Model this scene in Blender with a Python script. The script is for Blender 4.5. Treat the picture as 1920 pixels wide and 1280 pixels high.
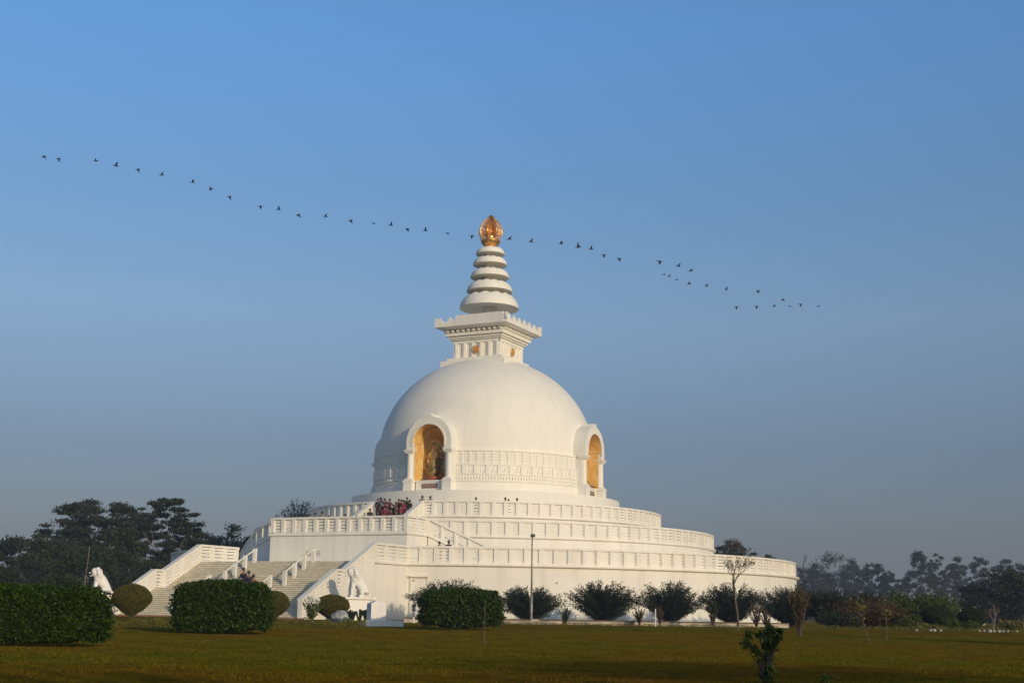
import bpy, bmesh, math, random
import numpy as np
from mathutils import Vector, Matrix
R = math.radians
S = bpy.context.scene
for o in list(bpy.data.objects): bpy.data.objects.remove(o)
col = S.collection

# ------------------------------------------------------------------ camera
EYE = 0.9; DIST = 133.0; FPX = 2500.0
PITCH, ROLL, YAW = R(11.542), R(0.863), R(1.022)
cy, sy = math.cos(YAW), math.sin(YAW)
Fw = np.array([sy*math.cos(PITCH), cy*math.cos(PITCH), math.sin(PITCH)])
Rt = np.array([cy, -sy, 0.0]); Up = np.cross(Rt, Fw)
Rt, Up = Rt*math.cos(ROLL)+Up*math.sin(ROLL), -Rt*math.sin(ROLL)+Up*math.cos(ROLL)
C0 = np.array([0.0, -DIST, EYE])
cd = bpy.data.cameras.new('camera'); cam = bpy.data.objects.new('camera', cd); col.objects.link(cam)
cam.matrix_world = Matrix(((Rt[0], Up[0], -Fw[0], C0[0]), (Rt[1], Up[1], -Fw[1], C0[1]), (Rt[2], Up[2], -Fw[2], C0[2]), (0, 0, 0, 1)))
cd.sensor_width = 36.0; cd.lens = FPX/1920*36.0; cd.clip_start = 0.1; cd.clip_end = 12000
S.camera = cam
def ray(x, y): return Fw*FPX+Rt*(x-960)+Up*(640-y)

# ------------------------------------------------------------------ sky and sun
SUN_AZ, SUN_EL = R(31), R(13.5)          # azimuth from the view axis towards the right, behind the camera
w = bpy.data.worlds.new('World'); S.world = w; w.use_nodes = True
nt = w.node_tree; nt.nodes.clear()
def N(t, **k):
    n = nt.nodes.new(t)
    for a, b in k.items(): setattr(n, a, b)
    return n
sky = N('ShaderNodeTexSky', sky_type='NISHITA', sun_disc=False)
sun_dir = Vector((math.sin(SUN_AZ)*math.cos(SUN_EL), -math.cos(SUN_AZ)*math.cos(SUN_EL), math.sin(SUN_EL)))
sky.sun_elevation = SUN_EL; sky.sun_rotation = math.atan2(sun_dir.x, sun_dir.y)
sky.altitude = 100; sky.air_density = 1.3; sky.dust_density = 2.2; sky.ozone_density = 2.0
SKYCOL = [(0.0, (0.43, 0.50, 0.82)), (0.06, (0.46, 0.53, 0.89)), (0.12, (0.495, 0.555, 0.86)), (0.215, (0.77, 0.86, 1.12)), (0.31, (0.71, 0.955, 1.30)), (0.42, (0.74, 1.16, 1.70)), (0.55, (0.90, 1.08, 1.35)), (1.0, (1.0, 1.02, 1.12))]
geo = N('ShaderNodeNewGeometry'); sep = N('ShaderNodeSeparateXYZ'); ramp = N('ShaderNodeValToRGB')
ramp.color_ramp.elements.remove(ramp.color_ramp.elements[1])
e0 = ramp.color_ramp.elements[0]; e0.position = 0; e0.color = (*SKYCOL[0][1], 1)
for p, c in SKYCOL[1:]:
    e = ramp.color_ramp.elements.new(p); e.color = (*c, 1)
mul = N('ShaderNodeMixRGB', blend_type='MULTIPLY'); mul.inputs[0].default_value = 1
bg = N('ShaderNodeBackground'); out = N('ShaderNodeOutputWorld')
tc = N('ShaderNodeTexCoord')
nt.links.new(tc.outputs['Generated'], sep.inputs[0]); nt.links.new(sep.outputs['Z'], ramp.inputs[0])
nt.links.new(sky.outputs[0], mul.inputs[1]); nt.links.new(ramp.outputs[0], mul.inputs[2])
nt.links.new(mul.outputs[0], bg.inputs[0]); nt.links.new(bg.outputs[0], out.inputs[0])
bg.inputs[1].default_value = 0.113
ld = bpy.data.lights.new('sun', 'SUN'); ld.energy = 2.75; ld.angle = R(0.5); ld.color = (1.0, 0.80, 0.54)
so = bpy.data.objects.new('sun', ld); col.objects.link(so)
so.rotation_euler = sun_dir.to_track_quat('Z', 'Y').to_euler(); so.location = (60, -160, 80)
S.view_settings.view_transform = 'Standard'; S.view_settings.look = 'None'
S.view_settings.exposure = 0.0; S.view_settings.gamma = 1.0
S.render.resolution_x = 1024; S.render.resolution_y = 682
S.render.engine = 'CYCLES'

# ------------------------------------------------------------------ ground height and pixel helpers
def gz(x, y):
    t = min(max((y+100)/40.0, 0), 1); t = t*t*(3-2*t)
    return 0.35*t
def gpix(x, y):
    """world point on the ground seen at photo pixel x, y"""
    d = ray(x, y); lo, hi = 5.0, 1500.0
    def f(k):
        p = C0+d*(k/d[1]); return p[2]-gz(p[0], p[1])
    for _ in range(50):
        m = (lo+hi)/2
        if f(m) > 0: lo = m
        else: hi = m
    p = C0+d*(lo/d[1]); return Vector((p[0], p[1], gz(p[0], p[1])))
def atd(x, y, dist):
    """point at pixel x, y, dist metres in front"""
    d = ray(x, y); p = C0+d*(dist/d[1]); return Vector(p)
def gdist(x, dist):
    p = atd(x, 1150, dist); return Vector((p.x, p.y, gz(p.x, p.y)))
def mpp(dist): return dist/FPX            # metres per photo pixel

# ------------------------------------------------------------------ materials
def mat(name, base, rough=0.7, metal=0.0, var=None, scale=3.0, bump=0.0, bscale=20.0, detail=4, attr=None, obj=True, lo=.4, hi=.62, spec=None, transl=0.0):
    m = bpy.data.materials.new(name); m.use_nodes = True
    t = m.node_tree; b = t.nodes['Principled BSDF']
    b.inputs['Roughness'].default_value = rough; b.inputs['Metallic'].default_value = metal
    if spec is not None: b.inputs['Specular IOR Level'].default_value = spec
    b.inputs['Base Color'].default_value = (*base, 1)
    co = t.nodes.new('ShaderNodeTexCoord')
    src = None
    if var is not None:
        n = t.nodes.new('ShaderNodeTexNoise'); n.inputs['Scale'].default_value = scale; n.inputs['Detail'].default_value = detail
        t.links.new(co.outputs['Object'], n.inputs['Vector'])
        r = t.nodes.new('ShaderNodeValToRGB'); r.color_ramp.elements[0].position = lo; r.color_ramp.elements[1].position = hi
        r.color_ramp.elements[0].color = (*base, 1); r.color_ramp.elements[1].color = (*var, 1)
        t.links.new(n.outputs['Fac'], r.inputs[0]); src = r.outputs[0]
        if attr:
            a = t.nodes.new('ShaderNodeAttribute'); a.attribute_name = 'rnd'
            r2 = t.nodes.new('ShaderNodeMixRGB'); r2.blend_type = 'MIX'
            t.links.new(a.outputs['Fac'], r2.inputs[0]); t.links.new(src, r2.inputs[1]); r2.inputs[2].default_value = (*attr, 1)
            src = r2.outputs[0]
        t.links.new(src, b.inputs['Base Color'])
    if bump:
        n2 = t.nodes.new('ShaderNodeTexNoise'); n2.inputs['Scale'].default_value = bscale; n2.inputs['Detail'].default_value = 5
        t.links.new(co.outputs['Object'], n2.inputs['Vector'])
        bm = t.nodes.new('ShaderNodeBump'); bm.inputs['Strength'].default_value = bump; bm.inputs['Distance'].default_value = 0.02
        t.links.new(n2.outputs['Fac'], bm.inputs['Height']); t.links.new(bm.outputs[0], b.inputs['Normal'])
    if transl:
        b.inputs['Subsurface Weight'].default_value = 0
    return m
M = {}
def white(name, base, dirt, streak=0.35):
    """painted masonry: faint rain streaks and blotches"""
    m = bpy.data.materials.new(name); m.use_nodes = True; t = m.node_tree; b = t.nodes['Principled BSDF']
    b.inputs['Roughness'].default_value = 0.6; b.inputs['Specular IOR Level'].default_value = 0.3
    co = t.nodes.new('ShaderNodeTexCoord'); mp = t.nodes.new('ShaderNodeMapping'); mp.inputs['Scale'].default_value = (1.6, 1.6, 0.14)
    n = t.nodes.new('ShaderNodeTexNoise'); n.inputs['Scale'].default_value = 1.0; n.inputs['Detail'].default_value = 6
    n2 = t.nodes.new('ShaderNodeTexNoise'); n2.inputs['Scale'].default_value = 0.35; n2.inputs['Detail'].default_value = 5
    t.links.new(co.outputs['Object'], mp.inputs[0]); t.links.new(mp.outputs[0], n.inputs['Vector']); t.links.new(co.outputs['Object'], n2.inputs['Vector'])
    r = t.nodes.new('ShaderNodeValToRGB'); r.color_ramp.elements[0].position = .48; r.color_ramp.elements[1].position = .78
    mu = t.nodes.new('ShaderNodeMath'); mu.operation = 'MULTIPLY'; mu.inputs[1].default_value = streak
    t.links.new(n.outputs['Fac'], r.inputs[0]); t.links.new(r.outputs[0], mu.inputs[0])
    r3 = t.nodes.new('ShaderNodeValToRGB'); r3.color_ramp.elements[0].position = .35; r3.color_ramp.elements[1].position = .7
    t.links.new(n2.outputs['Fac'], r3.inputs[0])
    mu2 = t.nodes.new('ShaderNodeMath'); mu2.operation = 'MULTIPLY'; mu2.inputs[1].default_value = streak*.6
    t.links.new(r3.outputs[0], mu2.inputs[0])
    ad = t.nodes.new('ShaderNodeMath'); ad.operation = 'ADD'; t.links.new(mu.outputs[0], ad.inputs[0]); t.links.new(mu2.outputs[0], ad.inputs[1])
    mx = t.nodes.new('ShaderNodeMixRGB'); mx.inputs[1].default_value = (*base, 1); mx.inputs[2].default_value = (*dirt, 1)
    t.links.new(ad.outputs[0], mx.inputs[0]); t.links.new(mx.outputs[0], b.inputs['Base Color'])
    n4 = t.nodes.new('ShaderNodeTexNoise'); n4.inputs['Scale'].default_value = 9; n4.inputs['Detail'].default_value = 6
    t.links.new(co.outputs['Object'], n4.inputs['Vector'])
    bm = t.nodes.new('ShaderNodeBump'); bm.inputs['Strength'].default_value = .25; bm.inputs['Distance'].default_value = .02
    t.links.new(n4.outputs['Fac'], bm.inputs['Height']); t.links.new(bm.outputs[0], b.inputs['Normal'])
    return m
M['white'] = white('white_paint', (.80, .765, .675), (.60, .56, .48), .5)
M['white2'] = white('white_dome_paint', (.80, .767, .675), (.66, .63, .56), .38)
M['plinth'] = white('white_plinth_paint', (.80, .76, .71), (.60, .55, .49), .45)
M['statue'] = white('white_statue_stone', (.82, .79, .72), (.6, .56, .48), .3)
def marble():
    m = bpy.data.materials.new('marble_steps'); m.use_nodes = True; t = m.node_tree; b = t.nodes['Principled BSDF']
    b.inputs['Roughness'].default_value = 0.5
    co = t.nodes.new('ShaderNodeTexCoord')
    br = t.nodes.new('ShaderNodeTexBrick'); br.inputs['Scale'].default_value = 1.0
    br.inputs['Color1'].default_value = (.78, .72, .57, 1); br.inputs['Color2'].default_value = (.66, .61, .47, 1); br.inputs['Mortar'].default_value = (.22, .19, .14, 1)
    br.inputs['Brick Width'].default_value = .95; br.inputs['Row Height'].default_value = 0.1504; br.inputs['Mortar Size'].default_value = .016
    mp = t.nodes.new('ShaderNodeMapping'); mp.inputs['Rotation'].default_value = (0, R(0), 0)
    cx = t.nodes.new('ShaderNodeSeparateXYZ'); cb = t.nodes.new('ShaderNodeCombineXYZ')
    t.links.new(co.outputs['Object'], cx.inputs[0]); t.links.new(cx.outputs['Y'], cb.inputs['X']); t.links.new(cx.outputs['Z'], cb.inputs['Y'])
    t.links.new(cb.outputs[0], mp.inputs[0]); t.links.new(mp.outputs[0], br.inputs['Vector'])
    n = t.nodes.new('ShaderNodeTexNoise'); n.inputs['Scale'].default_value = 2.2; n.inputs['Detail'].default_value = 7; n.inputs['Roughness'].default_value = .7
    t.links.new(co.outputs['Object'], n.inputs['Vector'])
    r = t.nodes.new('ShaderNodeValToRGB'); r.color_ramp.elements[0].position = .42; r.color_ramp.elements[1].position = .72
    t.links.new(n.outputs['Fac'], r.inputs[0])
    mx = t.nodes.new('ShaderNodeMixRGB'); mx.blend_type = 'MIX'; mx.inputs[2].default_value = (.42, .35, .22, 1)
    mu = t.nodes.new('ShaderNodeMath'); mu.operation = 'MULTIPLY'; mu.inputs[1].default_value = .7
    t.links.new(r.outputs[0], mu.inputs[0]); t.links.new(mu.outputs[0], mx.inputs[0]); t.links.new(br.outputs['Color'], mx.inputs[1])
    t.links.new(mx.outputs[0], b.inputs['Base Color'])
    return m
M['marble'] = marble()
M['gold'] = mat('gilded_metal', (1.0, .58, .16), .34, .85, var=(.70, .34, .08), scale=5, bump=.4, bscale=12)
M['goldjewel'] = mat('gilded_jewel', (1.0, .62, .20), .28, 1.0, var=(.9, .5, .15), scale=4)
M['goldstat'] = mat('gilded_statue', (.46, .33, .10), .45, .6, var=(.14, .11, .04), scale=3.2, bump=.6, bscale=9, lo=.42, hi=.58)
M['goldbright'] = mat('bright_gilding', (.85, .55, .16), .42, .5, var=(.6, .36, .08), scale=4)
M['ochre'] = mat('ochre_paint', (.86, .58, .20), .65, var=(.72, .41, .10), scale=1.2)
M['redlotus'] = mat('red_lotus_paint', (.42, .10, .05), .6, var=(.30, .08, .04), scale=6)
M['plaque'] = mat('brown_plaque', (.16, .05, .035), .5, var=(.12, .04, .03), scale=8)
M['glyph'] = mat('pale_lettering', (.62, .48, .34), .6, var=(.5, .38, .26), scale=20)
M['dark'] = mat('dark_lettering', (.04, .04, .045), .7, var=(.07, .07, .07), scale=20)
M['steel'] = mat('galvanised_pole', (.34, .33, .31), .5, .3, var=(.22, .20, .18), scale=4)
M['lampdark'] = mat('lamp_housing', (.03, .03, .03), .5, var=(.05, .05, .05), scale=10)
M['wallstone'] = mat('kerb_wall_plaster', (.50, .42, .32), .85, var=(.30, .25, .19), scale=1.4, bump=.5)
M['brickred'] = mat('red_brick', (.34, .12, .07), .85, var=(.24, .09, .06), scale=5)
M['stone'] = mat('white_stone', (.22, .22, .21), .8, var=(.4, .4, .38), scale=6, bump=.4)
M['bark'] = mat('bark', (.085, .065, .048), .9, var=(.05, .04, .03), scale=9, bump=.6)
M['barkmid'] = mat('grey_brown_bark', (.13, .095, .065), .9, var=(.08, .06, .045), scale=8, bump=.6)
M['barkpale'] = mat('pale_bark', (.24, .17, .11), .9, var=(.13, .10, .07), scale=8, bump=.6)
def leafmat(n, a, b, c, scale=.6, rough=.55, spec=.15): M[n] = mat(n, a, rough, var=b, scale=scale, attr=c, lo=.38, hi=.64, spec=spec)
leafmat('leaf_dark', (.010, .018, .011), (.018, .029, .013), (.030, .040, .018), .35)
leafmat('leaf_mid', (.013, .025, .010), (.024, .036, .012), (.036, .050, .016), .35)
leafmat('leaf_hedge', (.006, .019, .0015), (.012, .032, .002), (.038, .066, .005), 1.4, .5)
leafmat('leaf_shrub', (.011, .022, .014), (.017, .030, .017), (.028, .042, .022), 1.0)
leafmat('leaf_topiary', (.055, .068, .007), (.075, .075, .009), (.10, .075, .014), 2.0)
leafmat('leaf_yellow', (.06, .085, .007), (.09, .11, .010), (.035, .055, .006), .8)
leafmat('leaf_rust', (.085, .038, .016), (.12, .062, .022), (.032, .028, .010), .7)
leafmat('leaf_border', (.15, .14, .025), (.21, .16, .03), (.08, .09, .02), 2.5)
leafmat('leaf_dry', (.10, .065, .03), (.15, .10, .045), (.06, .05, .02), 1.5)
leafmat('leaf_sapling', (.030, .060, .008), (.05, .085, .012), (.09, .12, .02), 3)
leafmat('petal_white', (.75, .75, .68), (.6, .62, .5), (.7, .68, .6), 3)
M['core'] = mat('hedge_inner_twigs', (.006, .013, .003), .95, var=(.012, .018, .004), scale=5)
M['corebrown'] = mat('topiary_inner_twigs', (.045, .030, .012), .95, var=(.06, .04, .015), scale=5)
M['skin'] = mat('skin', (.30, .16, .10), .6, var=(.26, .14, .09), scale=8)
M['hair'] = mat('black_hair', (.012, .010, .010), .5, var=(.02, .016, .014), scale=20)
CL = {'maroon': (.10, .010, .022), 'red': (.21, .016, .03), 'black': (.014, .014, .018), 'navy': (.02, .025, .05), 'grey': (.16, .17, .18), 'green': (.012, .05, .035),
      'white': (.62, .60, .56), 'brown': (.09, .045, .03), 'teal': (.02, .06, .07), 'denim': (.10, .12, .17), 'purple': (.10, .02, .07)}
for k, v in CL.items(): M['c_'+k] = mat('cloth_'+k, v, .85, var=tuple(q*.7 for q in v), scale=6)
M['bird'] = mat('bird_plumage', (.008, .010, .013), .75, var=(.014, .015, .018), scale=6)

# ------------------------------------------------------------------ mesh helpers
class MB:
    def __init__(s): s.v = []; s.f = []
    def quadbox(s, p):           # 8 points: bottom loop 0-3, top loop 4-7
        b = len(s.v); s.v += [tuple(q) for q in p]
        s.f += [(b, b+3, b+2, b+1), (b+4, b+5, b+6, b+7), (b, b+1, b+5, b+4), (b+1, b+2, b+6, b+5), (b+2, b+3, b+7, b+6), (b+3, b, b+4, b+7)]
        return s
    def box(s, x0, x1, y0, y1, z0, z1):
        return s.quadbox([(x0, y0, z0), (x1, y0, z0), (x1, y1, z0), (x0, y1, z0), (x0, y0, z1), (x1, y0, z1), (x1, y1, z1), (x0, y1, z1)])
    def lathe(s, prof, n=64, c=(0, 0), a0=0, a1=None, skip=None, wob=None):
        """prof: list of (r, z); open surface or full revolution"""
        full = a1 is None; k = n if full else n+1; b = len(s.v)
        for j, (r, z) in enumerate(prof):
            for i in range(k):
                a = a0+(2*math.pi if full else a1-a0)*i/n
                rr = r; zz = z
                if wob: rr, zz = wob(r, z, a, j)
                s.v.append((c[0]+rr*math.cos(a), c[1]+rr*math.sin(a), zz))
        for j in range(len(prof)-1):
            for i in range(n):
                i2 = (i+1) % k if full else i+1
                q = (b+j*k+i, b+j*k+i2, b+(j+1)*k+i2, b+(j+1)*k+i)
                if skip:
                    m = [sum(s.v[t][d] for t in q)/4 for d in range(3)]
                    if skip(*m): continue
                s.f.append(q)
        return s
    def tube(s, pts, rad, n=8, cap=True):
        b = len(s.v); pts = [Vector(p) for p in pts]; m = len(pts)
        for i, p in enumerate(pts):
            t = (pts[min(i+1, m-1)]-pts[max(i-1, 0)]).normalized()
            u = t.orthogonal().normalized() if i == 0 else (u-t*u.dot(t)).normalized()
            q = t.cross(u); r = rad[i] if hasattr(rad, '__len__') else rad
            for k in range(n):
                a = 2*math.pi*k/n; s.v.append(tuple(p+u*(r*math.cos(a))+q*(r*math.sin(a))))
        for i in range(m-1):
            for k in range(n): s.f.append((b+i*n+k, b+i*n+(k+1) % n, b+(i+1)*n+(k+1) % n, b+(i+1)*n+k))
        if cap:
            s.f.append(tuple(b+k for k in range(n))[::-1]); s.f.append(tuple(b+(m-1)*n+k for k in range(n)))
        return s
    def prism(s, poly, plane, h0, h1):
        """poly 2D loop extruded; plane 'xy' 'xz' 'yz' gives the axes of the loop"""
        b = len(s.v); n = len(poly)
        for h in (h0, h1):
            for (p, q) in poly:
                s.v.append({'xy': (p, q, h), 'xz': (p, h, q), 'yz': (h, p, q)}[plane])
        s.f.append(tuple(b+i for i in range(n))[::-1]); s.f.append(tuple(b+n+i for i in range(n)))
        for i in range(n): s.f.append((b+i, b+(i+1) % n, b+n+(i+1) % n, b+n+i))
        return s
    def ico(s, c, r, sub=2, sc=(1, 1, 1), noise=0, seed=0):
        bm = bmesh.new(); bmesh.ops.create_icosphere(bm, subdivisions=sub, radius=1)
        rn = random.Random(seed); b = len(s.v)
        for v in bm.verts:
            k = 1+noise*(rn.random()-.5); s.v.append((c[0]+v.co.x*r*sc[0]*k, c[1]+v.co.y*r*sc[1]*k, c[2]+v.co.z*r*sc[2]*k))
        for f in bm.faces: s.f.append(tuple(b+v.index for v in f.verts))
        bm.free(); return s
    def hull(s, other, mtx):
        b = len(s.v); s.v += [tuple(mtx @ Vector(v)) for v in other.v]; s.f += [tuple(b+i for i in f) for f in other.f]; return s
    def build(s, name, m, parent=None, smooth=False, recalc=True, angle=None):
        me = bpy.data.meshes.new(name); me.from_pydata(s.v, [], s.f)
        if recalc:
            bm = bmesh.new(); bm.from_mesh(me); bmesh.ops.recalc_face_normals(bm, faces=bm.faces); bm.to_mesh(me); bm.free()
        me.materials.append(m)
        if smooth:
            me.polygons.foreach_set('use_smooth', [True]*len(me.polygons))
            if angle: me.set_sharp_from_angle(angle=R(angle))
        o = bpy.data.objects.new(name, me); col.objects.link(o); o.parent = parent
        return o
def tag(o, label=None, cat=None, group=None, kind=None):
    if label: o['label'] = label
    if cat: o['category'] = cat
    if group: o['group'] = group
    if kind: o['kind'] = kind
    return o
def empty(name, loc=(0, 0, 0), rz=0, label=None, cat=None, group=None):
    o = bpy.data.objects.new(name, None); col.objects.link(o); o.location = loc; o.rotation_euler = (0, 0, rz)
    o.empty_display_size = .3
    return tag(o, label, cat, group)
def copy_tree(o, parent=None):
    c = o.copy(); col.objects.link(c); c.parent = parent
    for ch in [k for k in bpy.data.objects if k.parent == o]: copy_tree(ch, c)
    return c
def grp(lst, name, m, parent=None, **k): 
    return lst.build(name, m, parent, **k)

# ================================================================== ground
def build_ground():
    mb = MB(); 
    rs = [0, 6, 12, 18, 24, 30, 36, 42, 50, 58, 66, 74, 82, 90, 100, 115, 135, 160, 200, 260, 350, 500, 800, 1400, 2400, 3200]
    n = 96
    for r in rs[1:]:
        for i in range(n):
            a = 2*math.pi*i/n; x, y = r*math.cos(a), -120+r*math.sin(a)
            mb.v.append((x, y, gz(x, y)))
    mb.v.append((0, -120, 0)); c = len(mb.v)-1
    for i in range(n): mb.f.append((c, i, (i+1) % n))
    for j in range(len(rs)-2):
        for i in range(n): mb.f.append((j*n+i, (j+1)*n+i, (j+1)*n+(i+1) % n, j*n+(i+1) % n))
    m = bpy.data.materials.new('lawn_turf'); m.use_nodes = True; t = m.node_tree; b = t.nodes['Principled BSDF']
    b.inputs['Roughness'].default_value = 1; b.inputs['Specular IOR Level'].default_value = 0
    co = t.nodes.new('ShaderNodeTexCoord')
    def noise(s, d=5, r=.6):
        q = t.nodes.new('ShaderNodeTexNoise'); q.inputs['Scale'].default_value = s; q.inputs['Detail'].default_value = d; q.inputs['Roughness'].default_value = r
        t.links.new(co.outputs['Object'], q.inputs['Vector']); return q
    def rampn(q, stops):
        r = t.nodes.new('ShaderNodeValToRGB'); els = r.color_ramp.elements
        els[0].position = stops[0][0]; els[0].color = (*stops[0][1], 1); els[1].position = stops[-1][0]; els[1].color = (*stops[-1][1], 1)
        for p, cc in stops[1:-1]:
            e = els.new(p); e.color = (*cc, 1)
        t.links.new(q.outputs['Fac'], r.inputs[0]); return r
    A = rampn(noise(.11, 4), [(.36, (.185, .090, .009)), (.5, (.165, .115, .007)), (.64, (.125, .125, .007))])
    B = rampn(noise(7, 8, .75), [(.3, (.45, .45, .45)), (.7, (1.5, 1.5, 1.5))])
    C_ = rampn(noise(1.1, 6), [(.35, (.60, .68, .75)), (.65, (1.3, 1.2, 1.1))])
    m1 = t.nodes.new('ShaderNodeMixRGB'); m1.blend_type = 'MULTIPLY'; m1.inputs[0].default_value = 1
    m2 = t.nodes.new('ShaderNodeMixRGB'); m2.blend_type = 'MULTIPLY'; m2.inputs[0].default_value = 1
    t.links.new(A.outputs[0], m1.inputs[1]); t.links.new(B.outputs[0], m1.inputs[2]); t.links.new(m1.outputs[0], m2.inputs[1]); t.links.new(C_.outputs[0], m2.inputs[2])
    t.links.new(m2.outputs[0], b.inputs['Base Color'])
    bp = t.nodes.new('ShaderNodeBump'); bp.inputs['Strength'].default_value = .6; bp.inputs['Distance'].default_value = .05
    t.links.new(noise(22, 6).outputs['Fac'], bp.inputs['Height']); t.links.new(bp.outputs[0], b.inputs['Normal'])
    o = mb.build('lawn', m, smooth=True); tag(o, kind='structure')
build_ground()

# ================================================================== pagoda
TH = R(27.3)
PH = math.atan2(-math.cos(TH), -math.sin(TH))
def L(u, v, z):
    s, c = math.sin(TH), math.cos(TH); return Vector((-s*u+c*v, -c*u-s*v, z))
pag = empty('peace_pagoda', (0, 0, 0), PH, 'huge white domed stupa with three ringed terraces, square top and golden finial', 'pagoda')
W = M['white']
G0 = -0.1       # bottom of walls, below the lawn
Z1, Z2, Z3, ZP = 4.60, 7.15, 9.15, 11.77
RAIL = 1.33
def rail_mesh(mb, cap, f, length, n, w=.17, h=RAIL, ends=(True, True), slatw=.05, pw=.34, slots=4):
    """balustrade along f(s)->(x,y,z); mb takes posts, curb and slats, cap takes the coping"""
    e = 1e-3
    def fr(s):
        s = min(max(s, 0), length); p = Vector(f(s)); a = Vector(f(max(s-e, 0))); b = Vector(f(min(s+e, length)))
        t = (b-a); t.z = 0; t.normalize(); return p, Vector((t.y, -t.x, 0))
    def hexa(m, s0, s1, w0, w1, h0, h1):
        p, n0 = fr(s0); q, n1 = fr(s1)
        m.quadbox([p+n0*w0+Vector((0, 0, h0)), q+n1*w0+Vector((0, 0, h0)), q+n1*w1+Vector((0, 0, h0)), p+n0*w1+Vector((0, 0, h0)),
                   p+n0*w0+Vector((0, 0, h1)), q+n1*w0+Vector((0, 0, h1)), q+n1*w1+Vector((0, 0, h1)), p+n0*w1+Vector((0, 0, h1))])
    d = length/n; hc = h-.17
    for i in range(n):
        s0, s1 = i*d, (i+1)*d
        hexa(mb, s0, s1, -w+.02, w-.02, 0, .13)
        hexa(cap, s0, s1, -w-.05, w+.05, hc+.003, h)
        a, b = s0+pw/2, s1-pw/2
        k = slots; gap = .055; sh = (hc-.13-gap*(k))/k
        for j in range(k):
            z0 = .13+gap*(j+.5)+sh*j
            hexa(mb, a, b, -slatw, slatw, z0, z0+sh)
        hexa(mb, a-.0, a+.06, -slatw-.04, slatw+.04, .135, hc)
        hexa(mb, b-.06, b, -slatw-.04, slatw+.04, .135, hc)
    for i in range(n+1):
        s = i*d; a, b = max(s-pw/2, 0), min(s+pw/2, length)
        hexa(mb, a+.001, b-.001, -w, w, .003, hc)
def arcf(r, a0, a1, z0=0, z1=None):
    ln = abs(a1-a0)*r
    def f(s):
        a = a0+(a1-a0)*s/ln; z = z0 if z1 is None else z0+(z1-z0)*s/ln
        return (r*math.cos(a), r*math.sin(a), z)
    return f, ln
def linef(p, q):
    p, q = Vector(p), Vector(q); ln = ((q-p).xy).length
    def f(s): return tuple(p+(q-p)*(s/ln))
    return f, ln
def make_rail(name_, segs, parent):
    mb, cap = MB(), MB()
    for (f, ln), n, kw in segs: rail_mesh(mb, cap, f, ln, n, **kw)
    o = mb.build('balustrade', W, parent); cap.build('coping', W, o); return o

# terraces
A1 = math.asin(8.1/29.86); A2 = math.asin(6.6/22.2); A3 = math.asin(2.55/17.1)
t1 = MB().lathe([(30.02, G0), (30.02, 4.36), (30.16, 4.40), (30.28, 4.46), (30.28, Z1), (22.1, Z1)], 256)
t1.lathe([(30.10, G0), (30.10, .75), (30.018, .80)], 256)
t1o = t1.build('lower_terrace', W, pag, smooth=True, angle=25)
t2o = MB().lathe([(22.32, Z1-.05), (22.32, 6.95), (22.44, 6.99), (22.53, 7.04), (22.53, Z2), (17.1, Z2)], 256).build('middle_terrace', W, pag, smooth=True, angle=25)
t3o = MB().lathe([(17.34, Z2-.05), (17.34, 8.95), (17.46, 8.99), (17.56, 9.04), (17.56, Z3), (13.0, Z3)], 256).build('upper_terrace', W, pag, smooth=True, angle=25)
plo = MB().lathe([(13.23, Z3-.05), (13.23, ZP), (9.0, ZP)], 256).build('dome_plinth', M['white2'], pag, smooth=True, angle=25)
make_rail('r1', [(arcf(29.80, A1, 2*math.pi-A1, Z1), 149, {})], t1o)
make_rail('r2', [(arcf(22.18, A2, 2*math.pi-A2, Z2), 111, {})], t2o)
make_rail('r3', [(arcf(17.12, A3, 2*math.pi-A3, Z3), 98, {})], t3o)
# front stair block, flights and sloping parapets
U0, UC, UCC, UE = 33.5, 37.56, 38.6, 42.6
ZL, ZB = 2.50, .35
SLO = (ZL-ZB)/(UE-UCC)
blk = MB().box(22, U0, -7.92, 7.92, G0, Z1-.004)
def flight(mb, u0, u1, z0, z1, n, v0, v1, zb):
    for i in range(n):
        ua = u0+(u1-u0)*i/n; ub = u0+(u1-u0)*(i+1)/n; zt = z0-(z0-z1)*(i+1)/n
        mb.box(ua, ub, v0, v1, zb, zt)
        mb.box(ub-.001, ub+.025, v0, v1, zt-.035, zt-.002)
flight(blk, U0, UC, Z1, ZL, 14, -7.92, 7.92, G0)
blk.box(UC, UCC, -7.92, 7.92, G0, ZL-.004)
flight(blk, UCC, UE+.02, ZL, ZB, 14, -7.92, 7.92, G0)
sto = blk.build('front_staircase', M['marble'], pag)
for sgn in (-1, 1):
    v0, v1 = sgn*7.93, sgn*8.27
    lo_, hi_ = min(v0, v1), max(v0, v1)
    mb = MB().prism([(28.6, G0), (UE+.1, G0), (UE+.1, ZB+.02), (UCC, ZL), (UC, ZL), (U0, Z1), (28.6, Z1)], 'xz', lo_, hi_)
    wl = mb.build('stair_side_wall', W, sto)
    cap = MB(); rl = MB(); vc = sgn*8.1
    # cornice of the level part
    cl0, cl1 = (lo_-.16, lo_+.002) if sgn < 0 else (hi_-.002, hi_+.16)
    rl.box(28.9, U0+.15, cl0, cl1, 4.42, Z1+.003)
    us = math.sqrt(29.8**2-8.1**2)
    for p, q, n in [((us+.1, vc, Z1), (U0, vc, Z1), 3), ((U0, vc, Z1), (UC, vc, ZL), 4), ((UC, vc, ZL), (UCC, vc, ZL), 1), ((UCC, vc, ZL), (UE, vc, ZB+.02), 4)]:
        rail_mesh(rl, cap, *linef(p, q), n)
    o = rl.build('stair_parapet', W, sto); cap.build('coping', W, o)
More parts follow.
